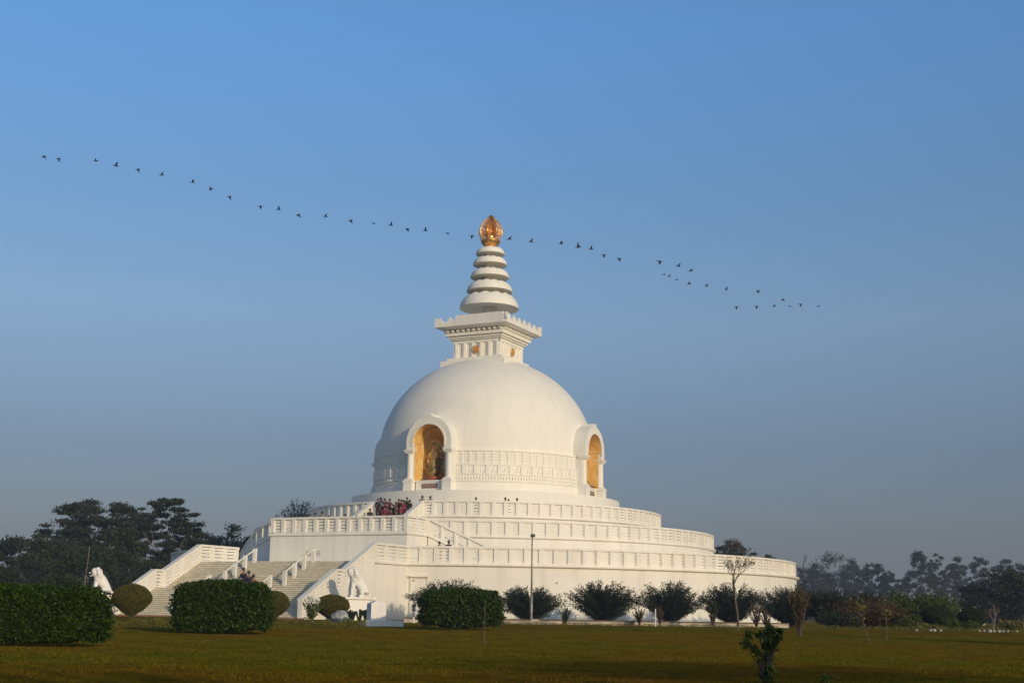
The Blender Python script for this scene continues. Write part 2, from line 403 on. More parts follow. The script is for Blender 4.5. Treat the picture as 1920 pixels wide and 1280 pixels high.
# white handrails on the flights
hr = {}
for sgn in (-1, 1):
    root = MB()
    pl = []
    def zs(u): return Z1 if u <= U0 else (Z1-(u-U0)*(Z1-ZL)/(UC-U0) if u < UC else (ZL if u < UCC else ZL-(u-UCC)*SLO))
    rails = MB()
    upper = [33.42, 34.6, 35.78, 36.96]; lower = [38.75, 39.9, 41.05, 42.2]
    v = sgn*2.72
    ros = []
    for grp_ in (upper, lower):
        bars = MB()
        for a, b in zip(grp_[:-1], grp_[1:]):
            bars.tube([(a, v, zs(a)+.88), (b, v, zs(b)+.88)], .045, 8)
            bars.tube([(a, v, zs(a)+.84), (b, v, zs(b)+.84)], .03, 6)
        ros.append(bars.build('handrail', W, pag))
    for u in upper+lower:
        ro = ros[0] if u in upper else ros[1]
        MB().box(u-.10, u+.10, v-.14, v+.14, zs(u)-.3, zs(u)+.97).build('handrail_post', W, ro)
# porch with its own balustrade, curved side stairs and the stair to the upper terrace
UP_, B_ = 26.3, 6.6
po = MB()
po.box(20.5, UP_-.02, -B_+.02, B_-.02, Z1-.02, Z2-.004)
po.box(21.5, UP_+.12, -B_-.12, B_+.12, 6.97, Z2+.003)
pob = po.build('entrance_porch', W, pag)
segs = [(linef((UP_-.17, -B_+.17, Z2), (UP_-.17, B_-.17, Z2)), 12, {}),
        (linef((23.15, B_-.17, Z2), (UP_-.0, B_-.17, Z2)), 2, {}),
        (linef((UP_-.0, -B_+.17, Z2), (21.4, -B_+.17, Z2)), 4, {})]
make_rail('porch', segs, pob)
def side_stair(stops, nst, sgn):
    """stops [(angle deg, floor z)] along the curve beside the middle terrace"""
    ra, rb = 22.34, 24.02
    st = MB(); wall = MB(); rl = MB(); cap = MB()
    for (a0, z0), (a1, z1) in zip(stops[:-1], stops[1:]):
        a0, a1 = R(a0), R(a1); n = max(2, int(abs(z0-z1)/.16)) if z0 != z1 else 3
        for i in range(n):
            b0, b1 = a0+(a1-a0)*i/n, a0+(a1-a0)*(i+1)/n; zt = z0+(z1-z0)*(i+.5)/n
            q = [(ra, b0), (rb-.3, b0), (rb-.3, b1), (ra, b1)]
            st.quadbox([(r*math.cos(a), r*math.sin(a), Z1-.01) for r, a in q]+[(r*math.cos(a), r*math.sin(a), zt) for r, a in q])
            zz = [z0+(z1-z0)*i/n, z0+(z1-z0)*(i+1)/n]
            q = [(rb-.31, b0, zz[0]), (rb, b0, zz[0]), (rb, b1, zz[1]), (rb-.31, b1, zz[1])]
            wall.quadbox([(r*math.cos(a), r*math.sin(a), Z1-.01) for r, a, z in q]+[(r*math.cos(a), r*math.sin(a), z) for r, a, z in q])
            q = [(rb-.002, b0, zz[0]), (rb+.12, b0, zz[0]), (rb+.12, b1, zz[1]), (rb-.002, b1, zz[1])]
            if zz[1] > Z1+.2:
                wall.quadbox([(r*math.cos(a), r*math.sin(a), z-.17) for r, a, z in q]+[(r*math.cos(a), r*math.sin(a), z) for r, a, z in q])
        f, ln = arcf(rb-.17, a0, a1, z0, z1)
        rail_mesh(rl, cap, f, ln, max(1, round(ln/1.15)), pw=.22)
    o = wall.build('side_staircase', W, pag); st.build('steps', W, o); b = rl.build('balustrade', W, o); cap.build('coping', W, b)
side_stair([(16.2, Z2), (29.6, Z1+.02)], 16, 1)
side_stair([(-16.0, Z2), (-25, Z2), (-31, 6.5), (-42.5, Z1+.02)], 16, -1)
us = MB(); flight(us, 17.1, 20.9, Z3, Z2, 13, -2.38, 2.38, Z2-.01)
uso = us.build('upper_staircase', W, pag)
for sgn in (-1, 1):
    v0 = sgn*2.39; v1 = sgn*2.71; lo_, hi_ = min(v0, v1), max(v0, v1)
    MB().prism([(16.9, Z2-.01), (21.1, Z2-.01), (20.95, Z2+.02), (17.0, Z3), (16.9, Z3)], 'xz', lo_, hi_).build('stair_side_wall', W, uso)
    rl, cap = MB(), MB()
    rail_mesh(rl, cap, *linef((17.0, sgn*2.55, Z3), (20.95, sgn*2.55, Z2)), 4)
    o = rl.build('stair_parapet', W, uso); cap.build('coping', W, o)
# door in the flank of the lower terrace
ad = R(-0) + math.asin(8.3/30.0)+R(1.6)
dm = Matrix.Rotation(ad, 4, 'Z')
d = MB(); q = MB().box(29.9, 30.30, -.62, .82, 3.55, 3.70); d.hull(q, dm)
q = MB().box(29.9, 30.12, -.62, -.50, .3, 3.55); d.hull(q, dm); q = MB().box(29.9, 30.12, .70, .82, .3, 3.55); d.hull(q, dm)
q = MB().box(29.9, 30.05, -.5, .7, .3, 3.53); d.hull(q, dm)
d.build('door', W, pag)
# drainpipe and small outlets on the lower wall
pp = MB()
for a in (17.0, 24, 38, 52, 66, 80):
    a = R(a); c = Vector((30.03*math.cos(a), 30.03*math.sin(a), 3.3)); dv = Vector((math.cos(a), math.sin(a), 0))
    pp.tube([c-dv*.05, c+dv*.12], .055, 8)
pp.build('wall_outlets', M['steel'], pag)['kind'] = 'stuff'

# drum with its two ornamented bands
def niche_ang(a, half):
    for k in (0, 90, 180, 270):
        dlt = (math.degrees(a)-k+180) % 360-180
        if abs(dlt) < half: return True
    return False
HN = math.degrees(math.asin(2.0/11.1))
def skipd(x, y, z): return niche_ang(math.atan2(y, x), HN)
NS = 360
dr = MB().lathe([(11.28, ZP-.02), (11.28, 12.66), (11.36, 12.70), (11.36, 12.80), (11.10, 12.86), (11.10, 14.20), (11.17, 14.22), (11.17, 14.38), (10.90, 14.40), (10.90, 15.50), (11.02, 15.53), (11.02, 15.66), (10.70, 15.69)], NS, skip=skipd)
dro = dr.build('drum', M['white2'], pag, smooth=True, angle=25)
pbs = [MB() for _ in range(4)]
def quad_of(a): return int((math.degrees(a) % 360)//90)
def polar_box(mb, r0, r1, a0, a1, z0, z1):
    q = [(r0, a0), (r1, a0), (r1, a1), (r0, a1)]
    mb.quadbox([(r*math.cos(a), r*math.sin(a), z0) for r, a in q]+[(r*math.cos(a), r*math.sin(a), z1) for r, a in q])
n_up = 96; n_lo = 64
for i in range(n_up):
    a = 2*math.pi*(i+.5)/n_up
    if niche_ang(a, HN+2.2): continue
    pb = pbs[quad_of(a)]
    da = 2*math.pi/n_up
    polar_box(pb, 10.89, 10.99, a-da*.5, a-da*.22, 14.39, 15.52)
    for j in range(4):
        z = 14.45+.27*j; polar_box(pb, 10.89, 10.95, a-da*.22, a+da*.5, z, z+.2)
for i in range(n_lo):
    a = 2*math.pi*(i+.5)/n_lo; da = 2*math.pi/n_lo
    if niche_ang(a, HN+2.8): continue
    pb = pbs[quad_of(a)]
    polar_box(pb, 11.09, 11.19, a-da*.5, a-da*.29, 13.36, 14.21)
    polar_box(pb, 11.09, 11.19, a+da*.29, a+da*.5, 13.36, 14.21)
    polar_box(pb, 11.09, 11.18, a-da*.29, a+da*.29, 13.36, 13.44)
    # curled leaf relief inside the frame
    cc = 11.10
    pts = []
    for k in range(9):
        t = k/8; ang = a+da*.20*math.cos(3.6*t+.4)*(1-t*.5); z = 14.10-.58*t+.05*math.sin(7*t)
        pts.append((cc*math.cos(ang), cc*math.sin(ang), z))
    pb.tube(pts, [.03+.045*math.sin(math.pi*k/8) for k in range(9)], 5)
    pts = [(cc*math.cos(a+da*(.22-.36*k/5)), cc*math.sin(a+da*(.22-.36*k/5)), 13.55+.34*k/5+.06*math.sin(k)) for k in range(6)]
    pb.tube(pts, .035, 5)
    for k in range(4):     # lotus petals below the frames
        aa = a+da*(k-1.5)/4; p = Vector((11.13*math.cos(aa), 11.13*math.sin(aa), 13.08))
        pb.ico(p, .10, 1, (.8, .8, 1.9))
for pb in pbs: pb.build('relief_band', M['white2'], dro)
# dome
DA, DBz, DZ0 = 10.72, 9.87, 16.19
prof = [(DA*math.sqrt(max(0, 1-((z-DZ0)/DBz)**2)), z) for z in [15.68, 15.9, 16.19]]
for k in range(1, 60):
    t = k/60*math.pi/2; prof.append((DA*math.cos(t), DZ0+DBz*math.sin(t)))
def inniche(x, y, z):
    for a, b in ((x, y), (y, x), (-x, y), (-y, x)):
        if a > 0 and abs(b) < 1.98 and z < 16.3: return True
        if a > 0 and math.hypot(b, z-16.3) < 1.98: return True
    return False
MB().lathe(prof, NS, skip=inniche).build('dome', M['white2'], pag, smooth=True)

# niches
def arch_ring(r0, r1, zc, u0, u1, a0=0, a1=math.pi, n=28, outer=None):
    mb = MB()
    for i in range(n):
        a, b = a0+(a1-a0)*i/n, a0+(a1-a0)*(i+1)/n
        def P(r, t, u):
            k = r
            return (u, k*math.cos(t), zc+k*math.sin(t))
        mb.quadbox([P(r0, a, u0), P(r1, a, u0), P(r1, b, u0), P(r0, b, u0), P(r0, a, u1), P(r1, a, u1), P(r1, b, u1), P(r0, b, u1)])
    return mb
UF = 11.75
def make_niche(k):
    # walls beside the opening, arch, hood
    root = MB()
    for s in (-1, 1):
        y0, y1 = sorted((s*1.62, s*2.38))
        root.box(9.2, 11.45, y0, y1, ZP-.01, 15.72)
    root.v += []; a_ = arch_ring(1.72, 2.38, 16.35, 8.6, UF-.02, R(-16), R(196), 36); b0 = len(root.v)
    root.v += a_.v; root.f += [tuple(b0+i for i in f) for f in a_.f]
    for s in (-1, 1):        # springing blocks over the capitals
        y0, y1 = sorted((s*1.60, s*2.36)); root.box(11.0, UF-.03, y0, y1, 15.70, 16.02)
    root.quadbox([(8.8, -.5, 18.6), (UF-.01, -.5, 18.55), (UF-.01, .5, 18.55), (8.8, .5, 18.6), (8.8, -.12, 19.0), (UF+.03, -.10, 19.0), (UF+.03, .10, 19.0), (8.8, .12, 19.0)])
    n = root.build('niche', M['white2'], pag, smooth=True, angle=30)
    rim = arch_ring(1.66, 1.80, 16.35, UF-.06, UF+.04, R(-10), R(190), 32); rim.build('arch_moulding', M['white2'], n, smooth=True, angle=40)
    # back wall, painted ochre: apse with half dome
    al = MB(); pr = [(1.59, 12.80), (1.59, 16.35)]+[(1.59*math.cos(t), 16.35+1.59*math.sin(t)) for t in [R(10*i) for i in range(1, 9)]]
    al.lathe(pr, 32, c=(10.35, 0), a0=R(90), a1=R(270))
    for s in (-1, 1):
        al.quadbox([(10.35, s*1.59, 12.8), (11.40, s*1.59, 12.8), (11.40, s*1.60, 12.8), (10.35, s*1.60, 12.8), (10.35, s*1.59, 16.3), (11.40, s*1.59, 16.3), (11.40, s*1.60, 16.3), (10.35, s*1.60, 16.3)])
    q = arch_ring(1.66, 1.715, 16.35, 10.0, 11.62, R(0), R(180), 24); al.hull(q, Matrix.Identity(4))
    al.build('alcove', M['ochre'], n, smooth=True, angle=40, recalc=False)
    for s in (-1, 1):
        c = MB(); y = s*2.05
        c.box(11.0, UF+.12, y-.46, y+.46, ZP-.01, 12.72)
        c.box(11.0, UF+.17, y-.51, y+.51, 12.72, 12.86)
        c.box(11.05, UF+.06, y-.40, y+.40, 12.86, 13.02)
        c.lathe([(.37, 13.02), (.37, 13.10), (.31, 13.2), (.29, 15.25), (.32, 15.3), (.32, 15.36)], 12, c=(11.42, y))
        c.box(11.0, UF+.00, y-.37, y+.37, 15.36, 15.48)
        c.box(11.0, UF+.08, y-.44, y+.44, 15.48, 15.60)
        c.box(11.0, UF+.14, y-.47, y+.47, 15.60, 15.71)
        c.build('column', M['white2'], n)
    p = MB().box(8.9, 11.32, -1.45, 1.45, ZP-.01, 12.72); p.box(8.9, 11.38, -1.60, 1.60, 12.72, 12.86)
    p.box(11.31, 11.36, -1.44, 1.44, ZP, 11.95)
    po_ = p.build('pedestal', M['white2'], n)
    n.rotation_euler = (0, 0, k)
    if k == 0 or k == R(90):
        pq = MB().box(11.325, 11.37, -.78, .78, 12.13, 12.53).build('plaque', M['plaque'], n)
    return n
nf = make_niche(0); nr = make_niche(R(90)); nl = make_niche(R(-90))
# carved characters on the two plaques, one mesh under each plaque's niche
GL = [[(0, 1, 6, 1.8), (2.6, 0, 3.4, 7), (0.3, 5.4, 5.7, 6.1), (.8, 3, 5.2, 3.7)],
      [(0.3, 6, 5.7, 6.8), (.4, .2, 1.2, 6), (4.8, .2, 5.6, 6), (1.4, 3, 4.6, 3.7), (2.6, 1, 3.3, 5)],
      [(0, 3.2, 6, 3.9), (1, 5.5, 5, 6.2), (1.2, 0, 1.9, 3), (4, 0, 4.7, 3), (2.6, 4, 3.3, 7)],
      [(.3, .2, 5.7, .9), (.3, 6, 5.7, 6.7), (.3, 1, 1, 6), (5, 1, 5.7, 6), (1.4, 3.2, 4.6, 3.8)],
      [(0, 5, 6, 5.7), (2.7, .1, 3.4, 5), (.4, 2.4, 2.4, 3.1), (3.8, 2.4, 5.8, 3.1), (1.2, 6, 4.8, 6.7)]]
for n in (nf, nr):
    g = MB()
    for i in range(5):
        oy = -.70+i*.285
        for (a, b, c, d_) in GL[i]:
            g.box(11.365, 11.385, oy+a*.042, oy+c*.042, 12.19+b*.042, 12.19+d_*.042)
    g.build('lettering', M['glyph'], n)

# harmika: square block over the dome with cornice, crenels, wheel emblems
H = M['white2']
hb = MB().box(-2.53, 2.53, -2.53, 2.53, 24.5, 27.78)
hb.box(-3.09, 3.09, -3.09, 3.09, 24.3, 25.90); hb.box(-3.57, 3.57, -3.57, 3.57, 24.1, 25.53)
hbo = hb.build('harmika', H, pag)
pil = MB()
for k in range(4):
    mt = Matrix.Rotation(R(90*k), 4, 'Z')
    for i, v in enumerate([-2.34, -1.40, -.46, .46, 1.40, 2.30]):
        w_ = .16 if i not in (0, 5) else .2
        pil.hull(MB().box(2.52, 2.64, v-w_-.07, v+w_+.07, 25.90, 27.60), mt)
        pil.hull(MB().box(2.62, 2.70, v-w_*.5, v+w_*.5, 25.90, 27.45), mt)
    pil.hull(MB().box(2.525, 2.66, -2.66, 2.66, 27.42, 27.76), mt)
pil.build('pilasters', H, hbo)
cn = MB(); cn.box(-2.85, 2.85, -2.85, 2.85, 27.76, 28.10); cn.box(-3.02, 3.02, -3.02, 3.02, 27.92, 28.08)
cn.box(-3.22, 3.22, -3.22, 3.22, 28.14, 28.46); cn.box(-2.9, 2.9, -2.9, 2.9, 28.08, 28.95)
def frus(z0, z1, a, b): cn.quadbox([(-a, -a, z0), (a, -a, z0), (a, a, z0), (-a, a, z0), (-b, -b, z1), (b, -b, z1), (b, b, z1), (-b, b, z1)])
frus(28.46, 28.62, 3.22, 2.95)
frus(28.80, 28.955, 3.70, 4.02)
cn.box(-4.06, 4.06, -4.06, 4.06, 28.955, 29.25)
cno = cn.build('cornice', H, hbo)
dn = MB()
for k in range(4):
    mt = Matrix.Rotation(R(90*k), 4, 'Z')
    for i in range(11):
        v = -2.95+i*.59; dn.hull(MB().box(2.88, 3.42, v-.15, v+.15, 28.52, 28.78), mt)
dn.build('dentils', H, cno)
cr = MB()
cren = [(.0, .0), (.0, .42), (.10, .62), (.22, .55), (.30, .42), (.38, .40), (.46, .62), (.60, .78), (.74, .62), (.82, .40), (.90, .42), (.98, .55), (1.0, .0)]
for k in range(4):
    mt = Matrix.Rotation(R(90*k), 4, 'Z')
    # merlons: rounded lobes along the rim
    nm = 7 if k != 0 else 7
    for i in range(nm):
        v0 = -4.06+i*(8.12/nm); d_ = 8.12/nm
        lobe = [(v0+.01, 29.24), (v0+.01, 29.40), (v0+d_*.22, 29.42), (v0+d_*.30, 29.66), (v0+d_*.42, 29.80), (v0+d_*.5, 29.93), (v0+d_*.58, 29.80), (v0+d_*.70, 29.66), (v0+d_*.78, 29.42), (v0+d_-.01, 29.40), (v0+d_-.01, 29.24)]
        if k == 0 and i >= 2: continue
        cr.hull(MB().prism(lobe, 'yz', 3.84, 4.05), mt)
    for s in (-1,):
        cr.hull(MB().prism([(4.05*s, 29.24), (4.05*s, 29.95), (4.05*s+.18, 29.9), (4.05*s+.42, 29.6), (4.05*s+.55, 29.24)], 'yz', 3.845, 4.054), mt)
cr.build('crenellation', H, cno)
MB().box(3.72, 4.09, -1.72, 3.60, 29.0, 30.02).build('parapet_panel', M['plinth'], cno)
for k in (0, 90):
    em = MB(); mt = Matrix.Rotation(R(k), 4, 'Z'); cz = 26.72; r = .36
    pts = [(2.76, r*math.cos(t), cz+r*math.sin(t)) for t in [2*math.pi*i/24 for i in range(25)]]
    e1 = MB().tube(pts, .05, 6, cap=False)
    for i in range(8):
        t = math.pi*i/4; e1.tube([(2.76, .06*math.cos(t), cz+.06*math.sin(t)), (2.76, r*math.cos(t), cz+r*math.sin(t))], .032, 5)
        t2 = t+math.pi/8; e1.ico((2.76, .23*math.cos(t2), cz+.23*math.sin(t2)), .05, 1)
    e1.ico((2.76, 0, cz), .13, 2, (.5, 1, 1)); e1.box(2.62, 2.76, -.07, .07, cz-.07, cz+.07)
    em.hull(e1, mt); em.build('wheel_emblem', M['gold'], hbo, smooth=True)

# spire: five lotus umbrellas on a stem
sp = MB().lathe([(0.0, 28.9), (.75, 28.9), (.75, 31.6), (.62, 32.6), (.52, 34), (.46, 35.5), (.42, 36.9), (.42, 37.9), (.36, 38.0)], 32)
spo = sp.build('spire_stem', H, pag, smooth=True, angle=40)
tiers = [(3.035, 31.36, 1.50, .74), (2.36, 33.13, 1.10, .70), (2.00, 34.63, .92, .68), (1.76, 35.98, .84, .66), (1.50, 37.12, .74, .52)]
for (r, z, h, kt) in tiers:
    def wob(rr, zz, a, j, r=r, h=h):
        if j in (8, 9, 10):
            s_ = abs(math.sin(a*6)); return rr*(1+.0*s_), zz+h*.10*(s_-.5)*(1 if j == 9 else .3)
        return rr, zz
    pr = [(.3, z+.12*h), (r*.6, z+.12*h), (r*.93, z+.05*h), (r*.985, z), (r*1.0, z+.02*h), (r*.995, z+.14*h), (r*.965, z+.36*h), (r*.90, z+.60*h), (r*.82, z+.78*h), (r*(kt), z+.90*h), (r*.52, z+.86*h), (r*.3, z+.92*h), (.3, z+1.0*h)]
    MB().lathe(pr, 72, wob=wob).build('lotus_umbrella', H, spo, smooth=True, angle=32)
# golden finial
fz = 37.95
fo = MB().lathe([(.36, fz), (.50, fz+.05), (.78, fz+.25), (.96, fz+.55), (.98, fz+.68), (.85, fz+.66), (.3, fz+.6)], 32, wob=lambda r, z, a, j: (r*(1+.07*abs(math.sin(a*6))), z)).build('golden_finial', M['gold'], pag, smooth=True)
for i in range(12):
    a = 2*math.pi*i/12
    MB().prism([(-.22, 0), (-.16, .3), (0, .48), (.16, .3), (.22, 0)], 'yz', -.02, .02).build('lotus_petal', M['gold'], fo)
    o = bpy.context.scene.collection.objects[-1]
    o.matrix_local = Matrix.Rotation(a, 4, 'Z') @ Matrix.Translation((.80, 0, fz+.30)) @ Matrix.Rotation(R(28), 4, 'Y')
MB().ico((0, 0, fz+1.0), .50, 3, (1, 1, 1.05)).build('jewel', M['goldjewel'], fo, smooth=True)
def flame_leaf():
    """openwork blade standing radially: outline, scrolls and spikes"""
    mb = MB()
    out_ = [(.10, .55), (.62, .62), (1.05, .95), (1.20, 1.35), (1.20, 1.78), (1.06, 2.2), (.82, 2.58), (.50, 2.92), (.12, 3.35)]
    inn = [(.10, .62), (.56, .80), (.80, 1.1), (.88, 1.45), (.86, 1.82), (.72, 2.2), (.46, 2.55), (.14, 2.95)]
    mb.tube([(x, 0, fz+z) for x, z in out_], [.05]*len(out_), 6)
    mb.tube([(x, 0, fz+z) for x, z in inn], [.04]*len(inn), 6)
    rn = random.Random(5)
    for i, (x, z) in enumerate(out_[1:-1]):
        x2, z2 = inn[min(i+1, len(inn)-1)]
        cx_, cz_ = (x+x2)/2, (z+z2)/2
        pts = [(cx_+.15*math.cos(t), 0, fz+cz_+.15*math.sin(t)) for t in [2*math.pi*k/10 for k in range(11)]]
        mb.tube(pts, .032, 5, cap=False)
        mb.tube([(x, 0, fz+z), (x*1.06+.02, 0, fz+z+.16)], [.045, .008], 5)
        mb.tube([(x2, 0, fz+z2), (x, 0, fz+z+.05)], .028, 5)
    for i in range(6):
        z = 1.35+.27*i
        for x in (.22, .50, .76):
            if x > 1.0-.16*i: continue
            pts = [(x+.12*math.cos(t), 0, fz+z+.12*math.sin(t)) for t in [2*math.pi*k/8 for k in range(9)]]
            mb.tube(pts, .042, 5, cap=False)
            mb.tube([(x, 0, fz+z-.12), (x+.05, 0, fz+z+.14)], .03, 5)
    return mb
fl = flame_leaf()
f0 = fl.build('flame_leaf', M['gold'], fo, smooth=True); f0.rotation_euler = (0, 0, R(11))
for k in range(1, 8):
    c = f0.copy(); col.objects.link(c); c.rotation_euler = (0, 0, R(11+45*k)); c.parent = fo
MB().tube([(0, 0, fz+1.4), (0, 0, fz+1.8), (0, 0, fz+2.5), (0, 0, fz+3.75)], [.30, .22, .10, .01], 8).build('flame_tip', M['gold'], fo, smooth=True)

# ------------------------------------------------------------------ statues in the niches
def place_local(o, u, v, z, rot=0):
    p = L(u, v, z); o.location = p; o.rotation_euler = (0, 0, PH+rot)
def skin_mesh(pts, edges, rad, sub=2):
    me = bpy.data.meshes.new('tmp'); me.from_pydata(pts, edges, [])
    ob = bpy.data.objects.new('tmp', me); col.objects.link(ob)
    sm = ob.modifiers.new('s', 'SKIN'); sm.use_smooth_shade = True; sm.branch_smoothing = .3
    for i, r in enumerate(rad):
        r = r if isinstance(r, tuple) else (r, r); me.skin_vertices[0].data[i].radius = r
    me.skin_vertices[0].data[0].use_root = True
    if sub:
        ss = ob.modifiers.new('b', 'SUBSURF'); ss.levels = sub; ss.render_levels = sub
    dg = bpy.context.evaluated_depsgraph_get(); dg.update()
    res = bpy.data.meshes.new_from_object(ob.evaluated_get(dg)); bpy.data.objects.remove(ob); bpy.data.meshes.remove(me)
    return res
def addmesh(name, me, m, parent=None):
    me.name = name; me.materials.clear(); me.materials.append(m); o = bpy.data.objects.new(name, me); col.objects.link(o); o.parent = parent; return o
st = empty('standing_statue', label='dark gilded standing figure with pointed halo on red lotus in the front-facing niche', cat='statue')
place_local(st, 10.25, -.28, 12.86); st.scale = (1.0, 1.25, 1.22)
P_ = [(0, 0, 1.05), (0, 0, 1.35), (0, 0, 1.62), (0, 0, 1.80), (.02, 0, 1.98), (0, .14, .55), (0, .14, .05), (0, -.14, .55), (0, -.14, .05), (0, .24, 1.6), (.1, .33, 1.25), (.28, .26, 1.32), (0, -.24, 1.6), (.03, -.34, 1.25), (.12, -.36, .95)]
E_ = [(0, 1), (1, 2), (2, 3), (3, 4), (0, 5), (5, 6), (0, 7), (7, 8), (2, 9), (9, 10), (10, 11), (2, 12), (12, 13), (13, 14)]
bd = addmesh('figure', skin_mesh([(x*1.15, y*1.15, z*1.15+.32) for x, y, z in P_], E_, [.24, .22, .24, .10, .17, .20, .17, .20, .17, .11, .09, .06, .11, .09, .06]), M['goldbright'], st)
MB().lathe([(.30, .32), (.42, .34), (.40, .8), (.34, 1.3), (.30, 1.5)], 20, wob=lambda r, z, a, j: (r*(1+.08*math.sin(a*9)), z)).build('robe', M['goldstat'], st, smooth=True)
hal = [(0, .45), (.45, .5), (.78, .95), (.90, 1.5), (.86, 2.0), (.66, 2.5), (.36, 2.95), (0, 3.3)]
pol = hal+[(-x, z) for x, z in hal[-2:0:-1]]
MB().prism(pol, 'yz', -.42, -.34).build('halo', M['goldstat'], st)
rb = MB().tube([(-.32, x, z) for x, z in pol+[pol[0]]], .055, 6, cap=False)
for i in range(14):
    t = math.pi*(i+.5)/14; rb.tube([(-.33, .42*math.cos(t), 1.7+.5*math.sin(t)), (-.33, .78*math.cos(t), 1.75+1.05*math.sin(t))], .035, 5)
rb.build('halo_rim', M['goldbright'], st, smooth=True)
MB().lathe([(.25, 0), (.42, .02), (.62, .22), (.66, .32), (.4, .33)], 24, wob=lambda r, z, a, j: (r*(1+.07*abs(math.sin(a*6))), z)).build('lotus_base', M['redlotus'], st, smooth=True)
st2 = empty('reclining_statue', label='golden reclining figure on a couch in the right-hand niche', cat='statue')
place_local(st2, 0, 10.80, 12.86, R(90))
P2 = [(0, .1, .62), (0, -.35, .62), (0, -.72, .66), (0, -.95, .78), (0, -1.08, .86), (0, .55, .58), (.05, 1.05, .52), (-.05, .55, .62), (0, 1.1, .58), (.2, -.6, .66), (.24, -.2, .66), (.2, -.75, .62), (.2, -1.0, .52)]
E2 = [(0, 1), (1, 2), (2, 3), (3, 4), (0, 5), (5, 6), (0, 7), (7, 8), (2, 9), (9, 10), (2, 11), (11, 12)]
addmesh('figure', skin_mesh(P2, E2, [.22, .22, .23, .1, .17, .15, .09, .14, .08, .1, .07, .1, .07]), M['goldbright'], st2)
MB().box(-.45, .45, -1.3, 1.3, .22, .42).box(-.38, .38, -1.2, -1.0, 0, .22).box(-.38, .38, 1.0, 1.2, 0, .22).build('couch', M['goldbright'], st2)
MB().box(-.5, .5, -1.36, 1.36, .14, .22).build('couch_edge', M['redlotus'], st2)

# ------------------------------------------------------------------ lions
def lion(label, pos, yaw):
    r = empty('lion_statue', pos, yaw, label, 'statue', 'seated stone lions beside the front stair')
    k = 1.0
    P = [(-.45, 0, .50), (-.15, 0, .85), (.18, 0, 1.15), (.32, 0, 1.45), (.50, 0, 1.62), (.80, 0, 1.55),
         (.40, .22, .95), (.50, .24, .45), (.50, .24, .08), (.68, .24, .05),
         (.40, -.22, .95), (.50, -.24, .45), (.50, -.24, .08), (.68, -.24, .05),
         (-.50, .30, .38), (-.05, .36, .42), (-.25, .36, .10), (.08, .36, .06),
         (-.50, -.30, .38), (-.05, -.36, .42), (-.25, -.36, .10), (.08, -.36, .06),
         (-.75, 0, .22), (-.95, .1, .08), (-.98, .2, .3)]
    E = [(0, 1), (1, 2), (2, 3), (3, 4), (4, 5), (2, 6), (6, 7), (7, 8), (8, 9), (2, 10), (10, 11), (11, 12), (12, 13),
         (0, 14), (14, 15), (15, 16), (16, 17), (0, 18), (18, 19), (19, 20), (20, 21), (0, 22), (22, 23), (23, 24)]
    rd = [.46, .46, .48, .42, .34, .20, .20, .14, .12, .12, .20, .14, .12, .12, .26, .22, .13, .11, .26, .22, .13, .11, .10, .07, .09]
    o = addmesh('body', skin_mesh(P, E, rd), M['statue'], r)
    mn = MB()
    for i in range(26):       # mane curls around the neck
        a = 2*math.pi*i/13; q = .0 if i < 13 else .16
        mn.ico((.30-q+.05*math.sin(a), .38*math.cos(a), 1.52-q*.9+.38*math.sin(a)), .16, 2, (1, 1, 1))
    mn.build('mane', M['statue'], r, smooth=True)
    hd = MB(); hd.ico((.50, .19, 1.88), .085, 2); hd.ico((.50, -.19, 1.88), .085, 2)     # ears
    hd.ico((.74, .11, 1.72), .07, 2); hd.ico((.74, -.11, 1.72), .07, 2)                    # brows
    hd.ico((.93, 0, 1.60), .075, 2, (1, 1.4, .8)); hd.box(.74, .92, -.13, .13, 1.36, 1.42)  # nose and jaw
    hd.ico((.55, 0, 1.80), .24, 2, (1.05, .95, .75))
    hd.build('face', M['statue'], r, smooth=True)
    return r
lion('white lion statue on the left, seen against dark trees behind the leafy hedge', L(40.5, -11.35, 1.86), R(180+22))
lion('white lion statue on the right, in front of the white stair wall', L(40.5, 11.35, 1.86), R(180+22))
for v, lb in ((-11.35, 'white pedestal under the left lion, hidden by the hedge and round bush'), (11.35, 'white pedestal with a wide top slab under the right lion')):
    p = empty('pedestal', L(40.5, v, gz(0, -40)-.2), R(22), lb, 'pedestal', 'lion pedestals')
    h = 1.86-gz(0, -40)+.2
    MB().box(-.85, .85, -.62, .62, 0, h-.14).box(-.92, .92, -.69, .69, 0, .42).build('block', M['statue'], p)
    MB().box(-1.08, 1.08, -.78, .78, h-.14, h).build('top_slab', M['statue'], p)

